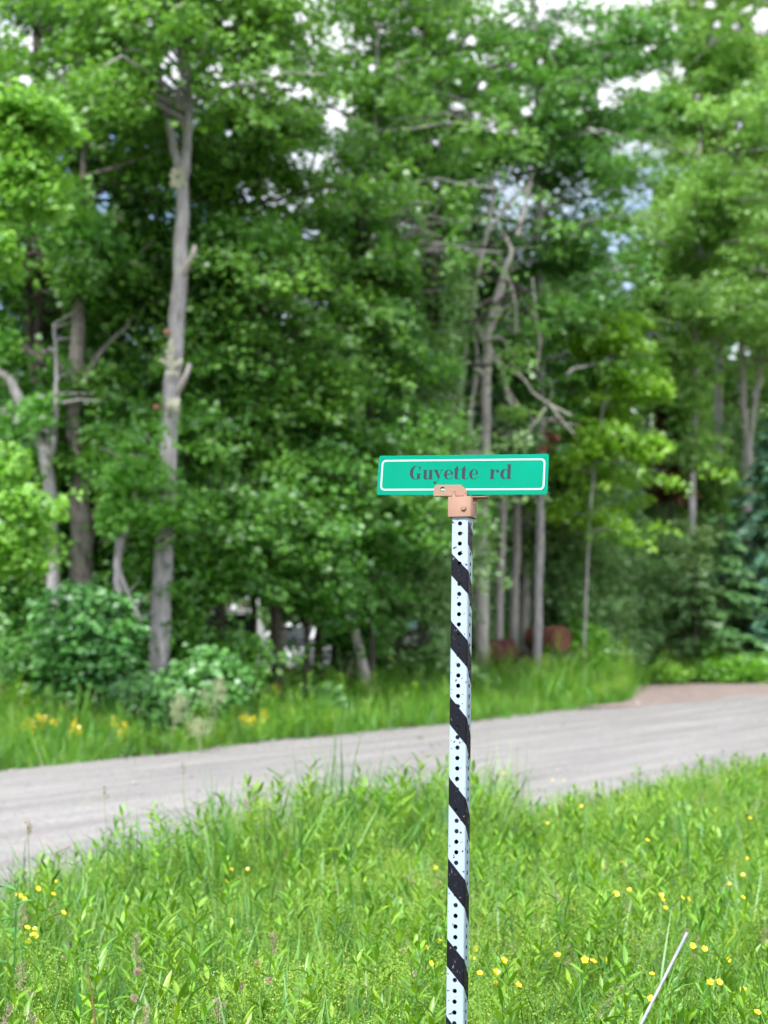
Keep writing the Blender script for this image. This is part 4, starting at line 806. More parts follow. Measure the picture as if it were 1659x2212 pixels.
# ------------------------------------------------------------------ vehicles deep in the wood, drums
M['glass'] = simple('car_glass', (.01, .013, .015), .05, spec=.8); M['tyre'] = simple('tyre_rubber', (.015, .015, .015), .85); M['rim'] = simple('wheel_rim', (.35, .35, .36), .35, .8)
M['tail'] = simple('red_lamp', (.5, .02, .015), .25); M['head'] = simple('clear_lamp', (.7, .72, .75), .1); M['trim'] = simple('dark_trim', (.02, .02, .02), .6)
def car(name, label, paintc, loc, rz, Ln=4.5, Wd=1.8, Ht=1.75, suv=True):
    pm_ = simple(name + '_paint', paintc, .18, 0, spec=.8); e = empty(name, label, 'car', loc, 'cars parked in the wood'); e.rotation_euler = (0, 0, rz)
    h = Ht; bl = .98 if suv else .86
    low = [(-Ln / 2, .35), (-Ln / 2 + .02, .75), (-Ln / 2 + .12, bl - .1), (-Ln / 2 + 1.05, bl), (Ln / 2 - .25, bl + .02), (Ln / 2 - .02, bl - .05), (Ln / 2, .4)]
    for wx in (Ln / 2 - .85, -Ln / 2 + .85):
        low += [(wx + .38 * math.cos(a), .33 + .38 * math.sin(a)) for a in np.linspace(0.12, np.pi - .12, 8)]
    low = low[:7] + low[7:]
    mb = MB(); n = len(low)
    A_ = [(x, -Wd / 2, z) for x, z in low]; B_ = [(x, Wd / 2, z) for x, z in low]; A2 = [(x * .985, -Wd / 2 - .0 + .0, z) for x, z in low]
    mb.add(A_ + B_, [[q, (q + 1) % n, n + (q + 1) % n, n + q] for q in range(n)])
    me = mb.mesh('body', pm_); bm2 = bmesh.new(); bm2.from_mesh(me); bm2.verts.ensure_lookup_table()
    for s in (0, n):
        f = bm2.faces.new([bm2.verts[s + q] for q in range(n)])
    bmesh.ops.recalc_face_normals(bm2, faces=bm2.faces); bmesh.ops.bevel(bm2, geom=[e2 for e2 in bm2.edges if abs(e2.verts[0].co.y - e2.verts[1].co.y) < .01], offset=.05, segments=2, affect='EDGES', profile=.6)
    bm2.to_mesh(me); bm2.free(); body = link('body', me, e)
    cab = [(-Ln / 2 + 1.05, bl - .02), (-Ln / 2 + 1.75, h - .06), (-Ln / 2 + 2.0, h), (Ln / 2 - (.45 if suv else 1.1), h - .02), (Ln / 2 - (.12 if suv else .5), bl)]
    ci = .14; cb = MB(); n = len(cab); wz = lambda z: Wd / 2 - .04 - ci * (z - bl) / (h - bl)
    A_ = [(x, -wz(z), z) for x, z in cab]; B_ = [(x, wz(z), z) for x, z in cab]
    cb.add(A_ + B_, [[q, q + 1, n + q + 1, n + q] for q in range(n - 1)]); cb.add(A_, [list(range(n))]); cb.add(B_, [list(range(n))]); cb.obj('cabin', pm_, e)
    cx0, cx1 = -Ln / 2 + 1.35, Ln / 2 - (.5 if suv else 1.0); xs = np.linspace(cx0, cx1, 4)
    for s in (-1, 1):
        for q in range(3):
            x0, x1 = xs[q] + .05, xs[q + 1] - .05; z0, z1 = bl + .06, h - .14
            t0 = x0 + (.32 if q == 0 else 0); wmb = MB()
            wmb.add([(x0, s * (wz(z0) + .006), z0), (x1, s * (wz(z0) + .006), z0), (x1, s * (wz(z1) + .006), z1), (t0, s * (wz(z1) + .006), z1)], [[0, 1, 2, 3]]); wmb.obj('window', M['glass'], e)
    def quad(nm, mt, a, b, zf):
        q = MB(); (xa, za), (xb, zb_) = a, b; nx_ = -(zb_ - za); nz_ = xb - xa; l_ = math.hypot(nx_, nz_) or 1; sg = zf * .008
        p = lambda t: (xa + (xb - xa) * t + nx_ / l_ * sg, za + (zb_ - za) * t + nz_ / l_ * sg)
        (x0, z0), (x1, z1) = p(.08), p(.94); q.add([(x0, -wz(z0) + .08, z0), (x0, wz(z0) - .08, z0), (x1, wz(z1) - .08, z1), (x1, -wz(z1) + .08, z1)], [[0, 1, 2, 3]]); q.obj(nm, mt, e)
    quad('windscreen', M['glass'], cab[0], cab[1], 1); quad('rear_window', M['glass'], cab[-1], cab[-2], -1)
    for wx in (Ln / 2 - .85, -Ln / 2 + .85):
        for s in (-1, 1):
            wm = MB(); y0 = s * (Wd / 2 - .22); y1 = s * (Wd / 2 - .01); tube(wm, [(wx, y0, .33), (wx, y0 + s * .01, .33), (wx, y1 - s * .02, .33), (wx, y1, .33)], [.25, .33, .33, .29], 18); wh = wm.obj('wheel', M['tyre'], e)
            rm = MB(); tube(rm, [(wx, y1 - s * .01, .33), (wx, y1 + s * .006, .33)], [.21, .19], 14); rm.obj('rim', M['rim'], wh)
    for s in (-1, 1):
        q = MB(); box(q, Ln / 2 - .1, Ln / 2 + .012, s * (Wd / 2 - .22) - .13, s * (Wd / 2 - .22) + .23 * (1 if s > 0 else 1) - .1, .72, .98); q.obj('tail_light', M['tail'], e)
        q = MB(); box(q, -Ln / 2 - .012, -Ln / 2 + .2, s * (Wd / 2 - .26) - .17, s * (Wd / 2 - .26) + .17, .62, .78); q.obj('headlight', M['head'], e)
    q = MB(); box(q, -Ln / 2 - .03, -Ln / 2 + .1, -Wd / 2 + .1, Wd / 2 - .1, .34, .55); q.obj('bumper', M['trim'], e)
    q = MB(); box(q, Ln / 2 - .1, Ln / 2 + .03, -Wd / 2 + .1, Wd / 2 - .1, .36, .58); q.obj('bumper', M['trim'], e)
    return e
def px_at(x, Y): return (x - CXD) / FD * Y
car('parked_car', 'silver car side-on behind the tall straight trunk, red tail light showing', (.86, .88, .9), (px_at(590, 39) - 2.2, 39, -.1), R(4), 4.5, 1.8, 1.95)
car('parked_car', 'white car nose showing between dark trunks left of the slanting trunk', (.8, .82, .84), (px_at(650, 43), 44.5, -.1), R(62), 4.4, 1.8, 1.6, False)
car('parked_car', 'blue car glimpsed through leaves left of the thick grey trunk', (.1, .32, .75), (px_at(880, 43), 44.5, -.1), R(75), 4.2, 1.75, 1.6, False)
def drum(name, label, c, rz, tilt, col):
    mt = simple(name + '_steel' + str(col[0]), col, .85, .1, bump=.5, bscale=30, var=.35, vscale=5)
    e = empty(name, label, 'drum', c, 'old steel drums at the edge of the wood'); e.rotation_euler = (R(90) + tilt, 0, rz)
    z = np.array([0, .005, .02, .03, .27, .28, .3, .31, .56, .57, .59, .6, .84, .86, .875, .88]) - .44; r = np.array([.275, .29, .29, .28, .28, .292, .292, .28, .28, .292, .292, .28, .28, .29, .29, .275])
    mb = MB(); tube(mb, np.stack([z * 0, z * 0, z], -1), r, 22, cap=False); mb.obj('shell', mt, e, smooth=True)
    for s in (-.43, .43):
        q = MB(); tube(q, [(0, 0, s - .004), (0, 0, s + .004)], [.278, .278], 22); q.add([(.278 * math.cos(a), .278 * math.sin(a), s - .004) for a in np.linspace(0, 6.283, 22, endpoint=False)], [list(range(22))]); lid = q.obj('lid', mt, e)
        q = MB(); tube(q, [(.17, 0, s), (.17, 0, s + .012 * np.sign(s))], [.035, .035], 10); q.obj('bung', mt, lid)
drum('steel_drum', 'rusty orange-brown drum lying on its side right of the post', (px_at(1182, 33.5), 33.5, 1.13), R(38), 0, (.15, .055, .035))
drum('steel_drum', 'dark red drum lying low beside the post', (px_at(1066, 31.8), 31.8, .85), R(-50), R(4), (.085, .02, .02))
# logs the drums rest on
lx = px_at(1182, 33.5)
for (x, y, z, r, ln, lab) in [(lx, 33.18, .27, .3, .75, 'dark log at the bottom of the pile under the rusty drum, front one'), (lx + .05, 33.8, .27, .29, .7, 'dark log at the bottom of the pile under the rusty drum, rear one'), (lx - .03, 33.5, .6, .26, .6, 'dark log on top of the pile, right under the rusty drum'), (px_at(1066, 31.8), 31.8, .28, .3, .65, 'dark log under the dark red drum')]:
    lm_ = MB(); tube(lm_, [(-ln, 0, 0), (-ln * .98, 0, 0), (0, .03, .01), (ln * .98, 0, 0), (ln, 0, 0)], [r * .9, r, r * 1.02, r * .96, r * .86], 12, wob=.03); lm_.add([(-ln, r * .9 * math.cos(q), r * .9 * math.sin(q)) for q in np.linspace(0, 6.283, 12, endpoint=False)], [list(range(12))])
    lo_ = tag(lm_.obj('log', M['bark_dark'], smooth=True), lab, 'log', 'logs under the drums'); lo_.location = (x, y, z)

# ------------------------------------------------------------------ meadow plants
def blade(mb, base, az, ln, wd, lean, curl, tint, n=5):
    t = np.linspace(0, 1, n); out_ = lean * t + curl * t ** 2.4; z = t * (1 - .38 * (curl + lean) ** 2 * t)
    P = base + ln * np.stack([np.cos(az) * out_, np.sin(az) * out_, z], -1)
    s = np.array([-np.sin(az), np.cos(az), 0]); ww = wd * np.array([.8, 1, .9, .6, .06] if n == 5 else np.linspace(1, .05, n)) / 2
    V = np.concatenate([P - s * ww[:, None], P + s * ww[:, None]])
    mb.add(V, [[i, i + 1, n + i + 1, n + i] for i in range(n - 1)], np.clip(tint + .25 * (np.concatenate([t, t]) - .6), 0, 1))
def lance_leaf(mb, p, az, el, ln, wd, tint, droop=.5):
    t = np.array([0, .3, .65, 1.]); d = np.array([np.cos(az), np.sin(az)])
    h = ln * t * math.cos(el); z = ln * (t * math.sin(el) - droop * t * t * .5)
    P = p + np.stack([d[0] * h, d[1] * h, z], -1); s = np.array([-d[1], d[0], .0]); ww = wd * np.array([.25, 1, .75, .03]) / 2
    up = np.array([0, 0, wd * .18])
    V = np.concatenate([P - s * ww[:, None] + up, P, P + s * ww[:, None] + up]); n = 4
    mb.add(V, [[i, i + 1, n + i + 1, n + i] for i in range(3)] + [[n + i, n + i + 1, 2 * n + i + 1, 2 * n + i] for i in range(3)], tint)
def mesh2(name, parts):
    """one mesh from several collectors, each with its own material"""
    al = MB(); mi = []
    for k, (mb, mt) in enumerate(parts):
        if not mb.n: continue
        for v, f, t in zip(mb.v, mb.f, mb.t): pass
        o = al.n
        for v, t in zip(mb.v, mb.t): al.v.append(v); al.t.append(t); al.n += len(v)
        for f in mb.f: al.f.append(f + o); mi += [k] * len(f)
    me = al.mesh(name, [mt for _, mt in parts]); me.polygons.foreach_set('material_index', np.array(mi, np.int32)); return me
PROTO = bpy.data.collections.new('meadow_plants')
def proto(col, name, me): o = bpy.data.objects.new(name, me); col.objects.link(o); return o
ru = rng.uniform
def tuft(n, l0, l1, wd, spread, curl=(.05, .55)):
    mb = MB()
    for i in range(n):
        a = ru(0, 6.28); b = np.array([rng.normal(0, spread), rng.normal(0, spread), 0]); blade(mb, b, ru(0, 6.28), ru(l0, l1), wd * ru(.7, 1.3), ru(.02, .28), ru(*curl), ru(.0, 1.0))
    return mb
def bedstraw(H, nst, white=False):
    g, f = MB(), MB()
    for s in range(nst):
        az = ru(0, 6.28); ln = ru(.05, .3); p = smooth_path(np.array([[rng.normal(0, .02), rng.normal(0, .02), 0], [np.cos(az) * H * ln * .4, np.sin(az) * H * ln * .4, H * .55], [np.cos(az) * H * ln, np.sin(az) * H * ln, H * ru(.8, 1.05)]]), 8)
        tube(g, p, np.linspace(.0016, .0008, len(p)), 3, ru(.3, .6), cap=False)
        for q in np.linspace(.08, .95, 15):
            j = p[0] + 0; i = q * (len(p) - 1); i0 = int(i); c = p[i0] * (1 - (i - i0)) + p[min(i0 + 1, len(p) - 1)] * (i - i0)
            for k in range(6):
                a = k * 1.047 + ru(0, 1); l = ru(.012, .026) * (1.15 - q * .5); dd = np.array([[np.cos(a), np.sin(a), .25]])
                leaf_quads(g, c + dd * l * .5, dd, np.array([[0, 0, 1.]]), [l], [l * .22], [ru(.3, .8)])
            if q > .5:
                m_ = int(10 * (q - .35)) + 3; aa = ru(0, 6.28, 2)
                for a in aa:
                    ln2 = ru(.02, .06) * (1.5 - q); e = c + np.array([np.cos(a) * ln2, np.sin(a) * ln2, ln2 * .7])
                    C = e + rng.normal(0, .011, (m_, 3)); leaf_quads(f, C, rng.normal(size=(m_, 3)), rng.normal(size=(m_, 3)) + [0, 0, 1], ru(.0035, .006, m_), ru(.0035, .006, m_), ru(.1, .9, m_), fold=0)
    return g, f
def leafy(H, nl, ll, wd):
    g = MB(); az = ru(0, 6.28); p = smooth_path(np.array([[0, 0, 0], [np.cos(az) * .03, np.sin(az) * .03, H * .5], [np.cos(az) * H * .12, np.sin(az) * H * .12, H]]), 8)
    tube(g, p, np.linspace(.003, .0015, len(p)), 4, .3, cap=False)
    for i in range(nl):
        u = .12 + .88 * i / nl; j = u * (len(p) - 1); j0 = int(j); c = p[j0] * (1 - (j - j0)) + p[min(j0 + 1, len(p) - 1)] * (j - j0)
        el = ru(.3, .8) + max(0, u - .75) * 2; lance_leaf(g, c, i * 2.4 + ru(-.4, .4), min(el, 1.35), ll * ru(.75, 1.15) * (1 - .45 * abs(u - .55)), wd * ru(.8, 1.2), ru(.05, .95))
    return g
def clover(n):
    g = MB()
    for i in range(n):
        a = ru(0, 6.28); r = ru(.0, .08); h = ru(.06, .22); c = np.array([np.cos(a) * r, np.sin(a) * r, h]); tube(g, [[c[0] * .5, c[1] * .5, 0], c], [.0008, .0008], 3, .3, cap=False)
        for k in range(3):
            d = np.array([[np.cos(a + k * 2.09), np.sin(a + k * 2.09), .15]]); leaf_quads(g, c + d * .009, d, np.array([[0, 0, 1.]]), [.02], [.015], [ru(.2, .8)])
    return g
def panicle(H):
    g, f = MB(), MB(); a = ru(0, 6.28); p = smooth_path(np.array([[0, 0, 0], [np.cos(a) * .03, np.sin(a) * .03, H * .6], [np.cos(a) * .1, np.sin(a) * .1, H]]), 8)
    tube(g, p, np.linspace(.0014, .0007, len(p)), 3, .6, cap=False)
    top = p[-1]; d = (p[-1] - p[-3]); d /= np.linalg.norm(d)
    for k in range(6):
        c = top - d * k * .016 + rng.normal(0, .006, 3) * (1 if k < 4 else 1.6); n = 22 if k < 5 else 30
        C = c + rng.normal(0, .0055, (n, 3)); leaf_quads(f, C, rng.normal(0, .5, (n, 3)) + d, rng.normal(size=(n, 3)), ru(.005, .010, n), ru(.002, .0035, n), ru(.1, .9, n))
    return g, f
idx = 0; KIND = {}
def reg(kind, me):
    global idx
    proto(PROTO, 'meadow_%02d' % idx, me); KIND.setdefault(kind, []).append(idx); idx += 1
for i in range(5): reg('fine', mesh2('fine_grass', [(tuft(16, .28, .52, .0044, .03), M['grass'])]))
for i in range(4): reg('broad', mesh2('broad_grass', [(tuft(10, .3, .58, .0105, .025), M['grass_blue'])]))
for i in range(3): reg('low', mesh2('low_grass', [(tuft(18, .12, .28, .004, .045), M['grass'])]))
for i in range(5):
    g_, f_ = bedstraw(ru(.36, .5), 6); reg('bed', mesh2('bedstraw', [(g_, M['weed']), (f_, M['bed_flower'])]))
for i in range(2):
    g_, f_ = bedstraw(ru(.34, .44), 5); reg('bedw', mesh2('white_bedstraw', [(g_, M['weed']), (f_, M['white_flower'])]))
for i in range(5): reg('leafy', mesh2('leafy_weed', [(leafy(ru(.34, .55), 32, .1, .015), M['weed'])]))
for i in range(3): reg('clover', mesh2('clover_leaves', [(clover(16), M['weed'])]))
for i in range(3):
    g_, f_ = panicle(ru(.45, .62)); reg('pan', mesh2('seeding_grass', [(g_, M['grass']), (f_, M['seedhead'])]))
reg('straw', mesh2('dry_grass', [(tuft(5, .3, .5, .003, .03), M['straw'])]))
for i in range(3): reg('verge', mesh2('verge_tuft', [(tuft(26, .2, .5, .011, .08), M['verge'])]))
for i in range(2): reg('vergelow', mesh2('verge_low_tuft', [(tuft(26, .08, .2, .012, .1), M['verge'])]))

ng = bpy.data.node_groups.new('scatter', 'GeometryNodeTree')
ng.interface.new_socket('Geometry', in_out='INPUT', socket_type='NodeSocketGeometry'); ng.interface.new_socket('Geometry', in_out='OUTPUT', socket_type='NodeSocketGeometry')
gi = ng.nodes.new('NodeGroupInput'); go = ng.nodes.new('NodeGroupOutput'); ip = ng.nodes.new('GeometryNodeInstanceOnPoints'); ci = ng.nodes.new('GeometryNodeCollectionInfo')
ci.inputs['Collection'].default_value = PROTO; ci.inputs['Separate Children'].default_value = True; ci.inputs['Reset Children'].default_value = True; ip.inputs['Pick Instance'].default_value = True
def na(nm, ty): n = ng.nodes.new('GeometryNodeInputNamedAttribute'); n.data_type = ty; n.inputs['Name'].default_value = nm; return n.outputs[0]
ng.links.new(gi.outputs[0], ip.inputs['Points']); ng.links.new(ci.outputs[0], ip.inputs['Instance']); ng.links.new(na('pick', 'INT'), ip.inputs['Instance Index'])
ng.links.new(na('rot', 'FLOAT_VECTOR'), ip.inputs['Rotation']); ng.links.new(na('size', 'FLOAT_VECTOR'), ip.inputs['Scale']); ng.links.new(ip.outputs[0], go.inputs[0])
def scatter(name, label, P, pick, size, lean=.16):
    me = bpy.data.meshes.new(name); n = len(P); me.vertices.add(n); me.vertices.foreach_set('co', np.asarray(P, np.float32).ravel())
    a = me.attributes.new('pick', 'INT', 'POINT'); a.data.foreach_set('value', np.asarray(pick, np.int32))
    rot = np.stack([rng.normal(0, lean, n), rng.normal(0, lean, n), ru(0, 6.28, n)], -1)
    a = me.attributes.new('rot', 'FLOAT_VECTOR', 'POINT'); a.data.foreach_set('vector', rot.astype(np.float32).ravel())
    s = np.asarray(size)[:, None] * np.array([[1, 1, 1]]); a = me.attributes.new('size', 'FLOAT_VECTOR', 'POINT'); a.data.foreach_set('vector', s.astype(np.float32).ravel())
    o = link(name, me, None, 'stuff'); o['label'] = label; o['category'] = 'grass'
    md = o.modifiers.new('scatter', 'NODES'); md.node_group = ng; return o
def near_pts(n, y0, y1, pw=1.0):
    y = y0 + (y1 - y0) * rng.random(n * 3) ** pw; x = ru(-1, 1, n * 3) * (.26 * y + 1.0)
    c = across(x, y); e = WID + .12 * np.sin(along(x, y) * 2.1) + .1 * np.sin(along(x, y) * 5.3)
    k = c > e + ru(-.25, .25, n * 3) ** 3 * 8; x, y = x[k][:n], y[k][:n]
    return np.stack([x, y, np.full(len(x), -.035)], -1)
def patch(P, f, ph): return .5 + .5 * np.sin(P[:, 0] * f + ph) * np.sin(P[:, 1] * f * .8 + ph * 1.7)
def choose(P, table):
    ks = list(table); W_ = np.stack([np.broadcast_to(table[k](P), len(P)) for k in ks], -1); W_ = W_ / W_.sum(1, keepdims=True)
    c = (W_.cumsum(1) > rng.random((len(P), 1))).argmax(1); return np.array([KIND[ks[i]][rng.integers(len(KIND[ks[i]]))] for i in c])
def edge_size(P):        # plants stay shorter towards the road on the right, taller in the middle of the strip
    c = across(P[:, 0], P[:, 1]) - WID; return np.clip(.62 + .3 * c, .62, 1.0)
P = near_pts(17000, 2.7, 16, 1.25); P = P[(P[:, 1] > 2.7)]
lft = lambda P: np.clip(-(P[:, 0]) * 1.2 + .2, 0, 1)
pk = choose(P, {'fine': lambda P: .30 + .5 * lft(P), 'broad': lambda P: .15 + .12 * patch(P, 2.2, 1), 'low': lambda P: .25, 'bed': lambda P: .16 + .75 * patch(P, 1.7, .4) * np.exp(-((P[:, 0] + .2) / 1.0) ** 2), 'bedw': lambda P: .03,
                'leafy': lambda P: .16 + .34 * patch(P, 1.9, 2.6), 'clover': lambda P: .14, 'pan': lambda P: .018, 'straw': lambda P: .03})
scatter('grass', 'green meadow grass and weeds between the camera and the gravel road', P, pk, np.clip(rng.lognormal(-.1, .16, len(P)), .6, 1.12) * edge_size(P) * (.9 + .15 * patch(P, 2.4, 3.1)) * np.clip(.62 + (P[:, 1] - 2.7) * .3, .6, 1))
P = near_pts(9000, 2.9, 6.6); pk = choose(P, {'low': lambda P: .4, 'clover': lambda P: .3, 'fine': lambda P: .35, 'leafy': lambda P: .12, 'bed': lambda P: .06 * np.exp(-((P[:, 0] + .1) / .6) ** 2), 'broad': lambda P: .15})
scatter('ground_cover', 'low dense grass and clover under the meadow plants', P, pk, ru(.7, 1.1, len(P)) * np.clip(.62 + (P[:, 1] - 2.7) * .3, .6, 1))
n = 1150; x = ru(-1.75, .7, n); y = x * .95 + ru(8.0, 9.7, n); k = across(x, y) > WID - .45; P = np.stack([x, y, np.full(n, -.035)], -1)[k]
pk = choose(P, {'fine': lambda P: .45, 'broad': lambda P: .5, 'leafy': lambda P: .35, 'bed': lambda P: .14})
scatter('roadside_grass', 'taller grass strip at the near edge of the road left of the post', P, pk, np.clip(rng.lognormal(-.12, .2, len(P)), .6, 1.12) * np.clip(.86 + .3 * (P[:, 0] + 1.7), .82, 1.22))
# far verge
def verge_pts(n, c0, c1, s0, s1):
    s = ru(s0, s1, n); c = ru(c0, c1, n) + .12 * np.sin(s * .9) + .1 * np.sin(s * 2.3); x, y = road_xy(s, c); P = np.stack([x, y, np.full(n, -.03)], -1); return P[~in_drive(x, y)]
P = verge_pts(11000, -3.6, -.12, -14, 42); c = across(P[:, 0], P[:, 1]); hs = np.clip(.55 + .28 * -c, .5, 1.25)
pk = choose(P, {'verge': lambda P: np.clip(-across(P[:, 0], P[:, 1]), .15, 1), 'vergelow': lambda P: np.clip(.5 + .3 * across(P[:, 0], P[:, 1]), .05, 1), 'leafy': lambda P: .45, 'bed': lambda P: .2, 'pan': lambda P: .06, 'broad': lambda P: .2})
scatter('verge_grass', 'green grass verge along the far side of the road', P, pk, rng.lognormal(-.02, .28, len(P)) * hs * (.8 + .4 * patch(P, 1.1, 2)))
P = verge_pts(5000, -16, -3.2, -14, 60); pk = choose(P, {'verge': lambda P: .4, 'vergelow': lambda P: .5, 'clover': lambda P: .1})
scatter('woodland_grass', 'thin shaded grass between the tree trunks', P, pk, ru(.5, 1.0, len(P)))
# stones on and beside the road
st = MB(); n = 6000; s = ru(-14, 30, n); cc = np.where(rng.random(n) < .65, np.where(rng.random(n) < .5, rng.normal(.0, .25, n), WID + rng.normal(0, .2, n)), ru(0, WID, n)); x, y = road_xy(s, cc)
ico = np.array([[1, 0, 0], [-1, 0, 0], [0, 1, 0], [0, -1, 0], [0, 0, .7], [0, 0, -.5]], float); fc = np.array([[0, 2, 4], [2, 1, 4], [1, 3, 4], [3, 0, 4], [2, 0, 5], [1, 2, 5], [3, 1, 5], [0, 3, 5]])
sz = rng.lognormal(-4.5, .45, n); zc = .012 + .05 * (1 - ((cc - WID / 2) / (WID / 2)) ** 2)
V = ico[None] * sz[:, None, None] * ru(.6, 1.3, (n, 6, 1)) + np.stack([x, y, np.maximum(zc, 0) + sz * .2], -1)[:, None]
st.add(V.reshape(-1, 3), (fc[None] + np.arange(n)[:, None, None] * 6).reshape(-1, 3), np.repeat(rng.random(n), 6)); so = st.obj('gravel', M['stone'], kind='stuff'); so['label'] = 'loose grey stones scattered over the gravel road'; so['category'] = 'gravel'

# ------------------------------------------------------------------ single flowers and plants
def petal_mesh():
    f, c = MB(), MB()
    for k in range(5):
        a = k * 1.2566; ca, sa = math.cos(a), math.sin(a); pts = []
        for r, wv, z in ((.0015, .0016, 0), (.006, .0048, .0015), (.0095, .0050, .0035), (.0118, .0026, .0045)):
            for s in (-1, 0, 1): pts.append((ca * r - sa * wv * s, sa * r + ca * wv * s, z + (.0006 if s else 0)))
        f.add(pts, [[i * 3 + j, i * 3 + j + 1, i * 3 + j + 4, i * 3 + j + 3] for i in range(3) for j in range(2)], .5 + .1 * math.sin(k * 7))
    n = 14; q = rng.normal(size=(n, 3)) * [.0018, .0018, .0008] + [0, 0, .003]; leaf_quads(c, q, rng.normal(size=(n, 3)), rng.normal(size=(n, 3)), np.full(n, .003), np.full(n, .002), np.full(n, .5))
    return mesh2('blossom', [(f, M['petal']), (c, M['flower_eye'])])
PETAL = petal_mesh()
def stem_mesh(h):
    g = MB(); a = ru(0, 6.28); p = smooth_path(np.array([[np.cos(a) * .04, np.sin(a) * .04, 0], [np.cos(a) * .02, np.sin(a) * .02, h * .5], [0, 0, h]]), 8); tube(g, p, np.linspace(.0017, .0009, len(p)), 4, .5, cap=False)
    for k in range(3): lance_leaf(g, p[2 + k], ru(0, 6.28), .8, .06, .007, .5)
    return g.mesh('stem', M['weed'])
STEMS = [(h, stem_mesh(h)) for h in (.4, .45, .5, .55, .6)]
zs = 1.92
R8 = [(487,292),(516,268),(729,300),(777,300),(613,364),(850,410),(708,485),(1030,657),(1137,559),(1568,637),(1580,464),(1003,790),(1061,772),(1197,795),(1203,815),(1288,808),(1315,813),(1215,850),(1551,710),(1551,806),(1491,747),(1332,1015),(1384,1027),(1486,1076),(751,1055),(867,1076),(902,1083),(956,1075),(1157,1137),(1155,1243),(1410,1172),(1447,1172),(1551,1204),(1612,1303),(396,1030),(382,1068),(414,1134),(483,1128),(481,1174),(516,1078),(580,1185),(222,679),(239,993),(185,1021),(202,1091)]
R7 = [(998,685),(1070,685),(978,736),(236,737),(163,768),(76,795),(92,799),(105,812),(229,792),(273,872),(117,937),(150,942),(143,968),(155,972),(120,997)]
FL = [(864 / 1.0416 + a / zs / 1.0416, (1600 + b / zs) / 1.0416) for a, b in R8] + [(a / zs / 1.0416, (1600 + b / zs) / 1.0416) for a, b in R7]
def region(x, y):
    if x < 420: return 'in the clump by the left edge'
    if x < 760: return 'in the grass midway left of the post'
    if x < 985: return 'close to the left of the striped post'
    if x < 1130: return ('at the foot of the post on its right' if y > 2080 else 'near the road just right of the post')
    if y < 1850: return 'high up near the road, right of the post'
    if y < 2040: return 'in the middle of the grass right of the post'
    return 'low down around the leaning rod'
ORD = ['first', 'second', 'third', 'fourth', 'fifth', 'sixth', 'seventh', 'eighth', 'ninth', 'tenth', 'eleventh', 'twelfth', 'thirteenth', 'fourteenth', 'fifteenth', 'sixteenth', 'seventeenth', 'eighteenth', 'nineteenth', 'twentieth']
byreg = {}
for x, y in FL: byreg.setdefault(region(x, y), []).append((x, y))
for rg_, lst in byreg.items():
    for k, (x, y) in enumerate(sorted(lst)):
        hh, sm = STEMS[rng.integers(len(STEMS))]
        b = (CYD - y) / FD; sl = math.tan(PITCH + math.atan(b)); Y = (CAM_H - hh + .03) / -sl; p = D(x, y, Y)
        e = empty('buttercup', '%s yellow buttercup from the left %s' % (ORD[k], rg_), 'flower', (p[0], p[1], p[2] - hh), 'yellow buttercups in the meadow')
        link('stem', sm, e); bl = link('blossom', PETAL, e); bl.location = (0, 0, hh); s = ru(.7, 1.0); bl.scale = (s, s, s); bl.rotation_euler = (ru(.35, 1.0), ru(-.4, .4), ru(0, .6))
# grass seed heads that stand out in the foreground
def seed_head(H, clumps):
    g, f = MB(), MB(); p = smooth_path(np.array([[.03, .02, 0], [.015, .01, H * .6], [0, 0, H]]), 8); tube(g, p, np.linspace(.0016, .0009, len(p)), 4, .5, cap=False)
    for k in range(clumps):
        c = np.array([rng.normal(0, .006), rng.normal(0, .004), H + .01 - k * .0135]); n = 34
        if k > clumps * .6: c[0] += rng.choice([-1, 1]) * ru(.006, .016)
        C = c + rng.normal(0, 1, (n, 3)) * [.0052, .0045, .006]; leaf_quads(f, C, rng.normal(0, .5, (n, 3)) + [0, 0, 1], rng.normal(size=(n, 3)), ru(.005, .010, n), ru(.002, .004, n), ru(.1, .9, n))
    return g.mesh('stem', M['grass']), f.mesh('panicle', M['seedhead'])
for (a, b, cl, lab) in [(98,850,6,'tall brownish grass seed head just under the left buttercups'),(97,1110,7,'broad tan grass seed head near the left edge'),(585,990,8,'long pinkish grass seed head left of centre in the foreground'),
                        (1178,975,5,'pinkish grass seed head above the pale clover heads near the post'),(30,1290,6,'brown grass seed head in the bottom left corner'),(137,1320,4,'short tan grass seed head at the bottom edge, second from the left'),(627,1300,4,'grass seed head at the bottom edge below the pink clover'),(940,1270,4,'leaning grass seed head at the bottom edge left of the post')]:
    x, y = a / zs / 1.0416, (1600 + b / zs) / 1.0416; H = .58; bb = (CYD - y) / FD; Y = (CAM_H - H + .03) / -math.tan(PITCH + math.atan(bb)); p = D(x, y, Y)
    e = empty('seeding_grass', lab, 'grass', (p[0], p[1], p[2] - H), 'seeding grasses in the foreground'); s_, f_ = seed_head(H, cl); link('stem', s_, e); link('panicle', f_, e)
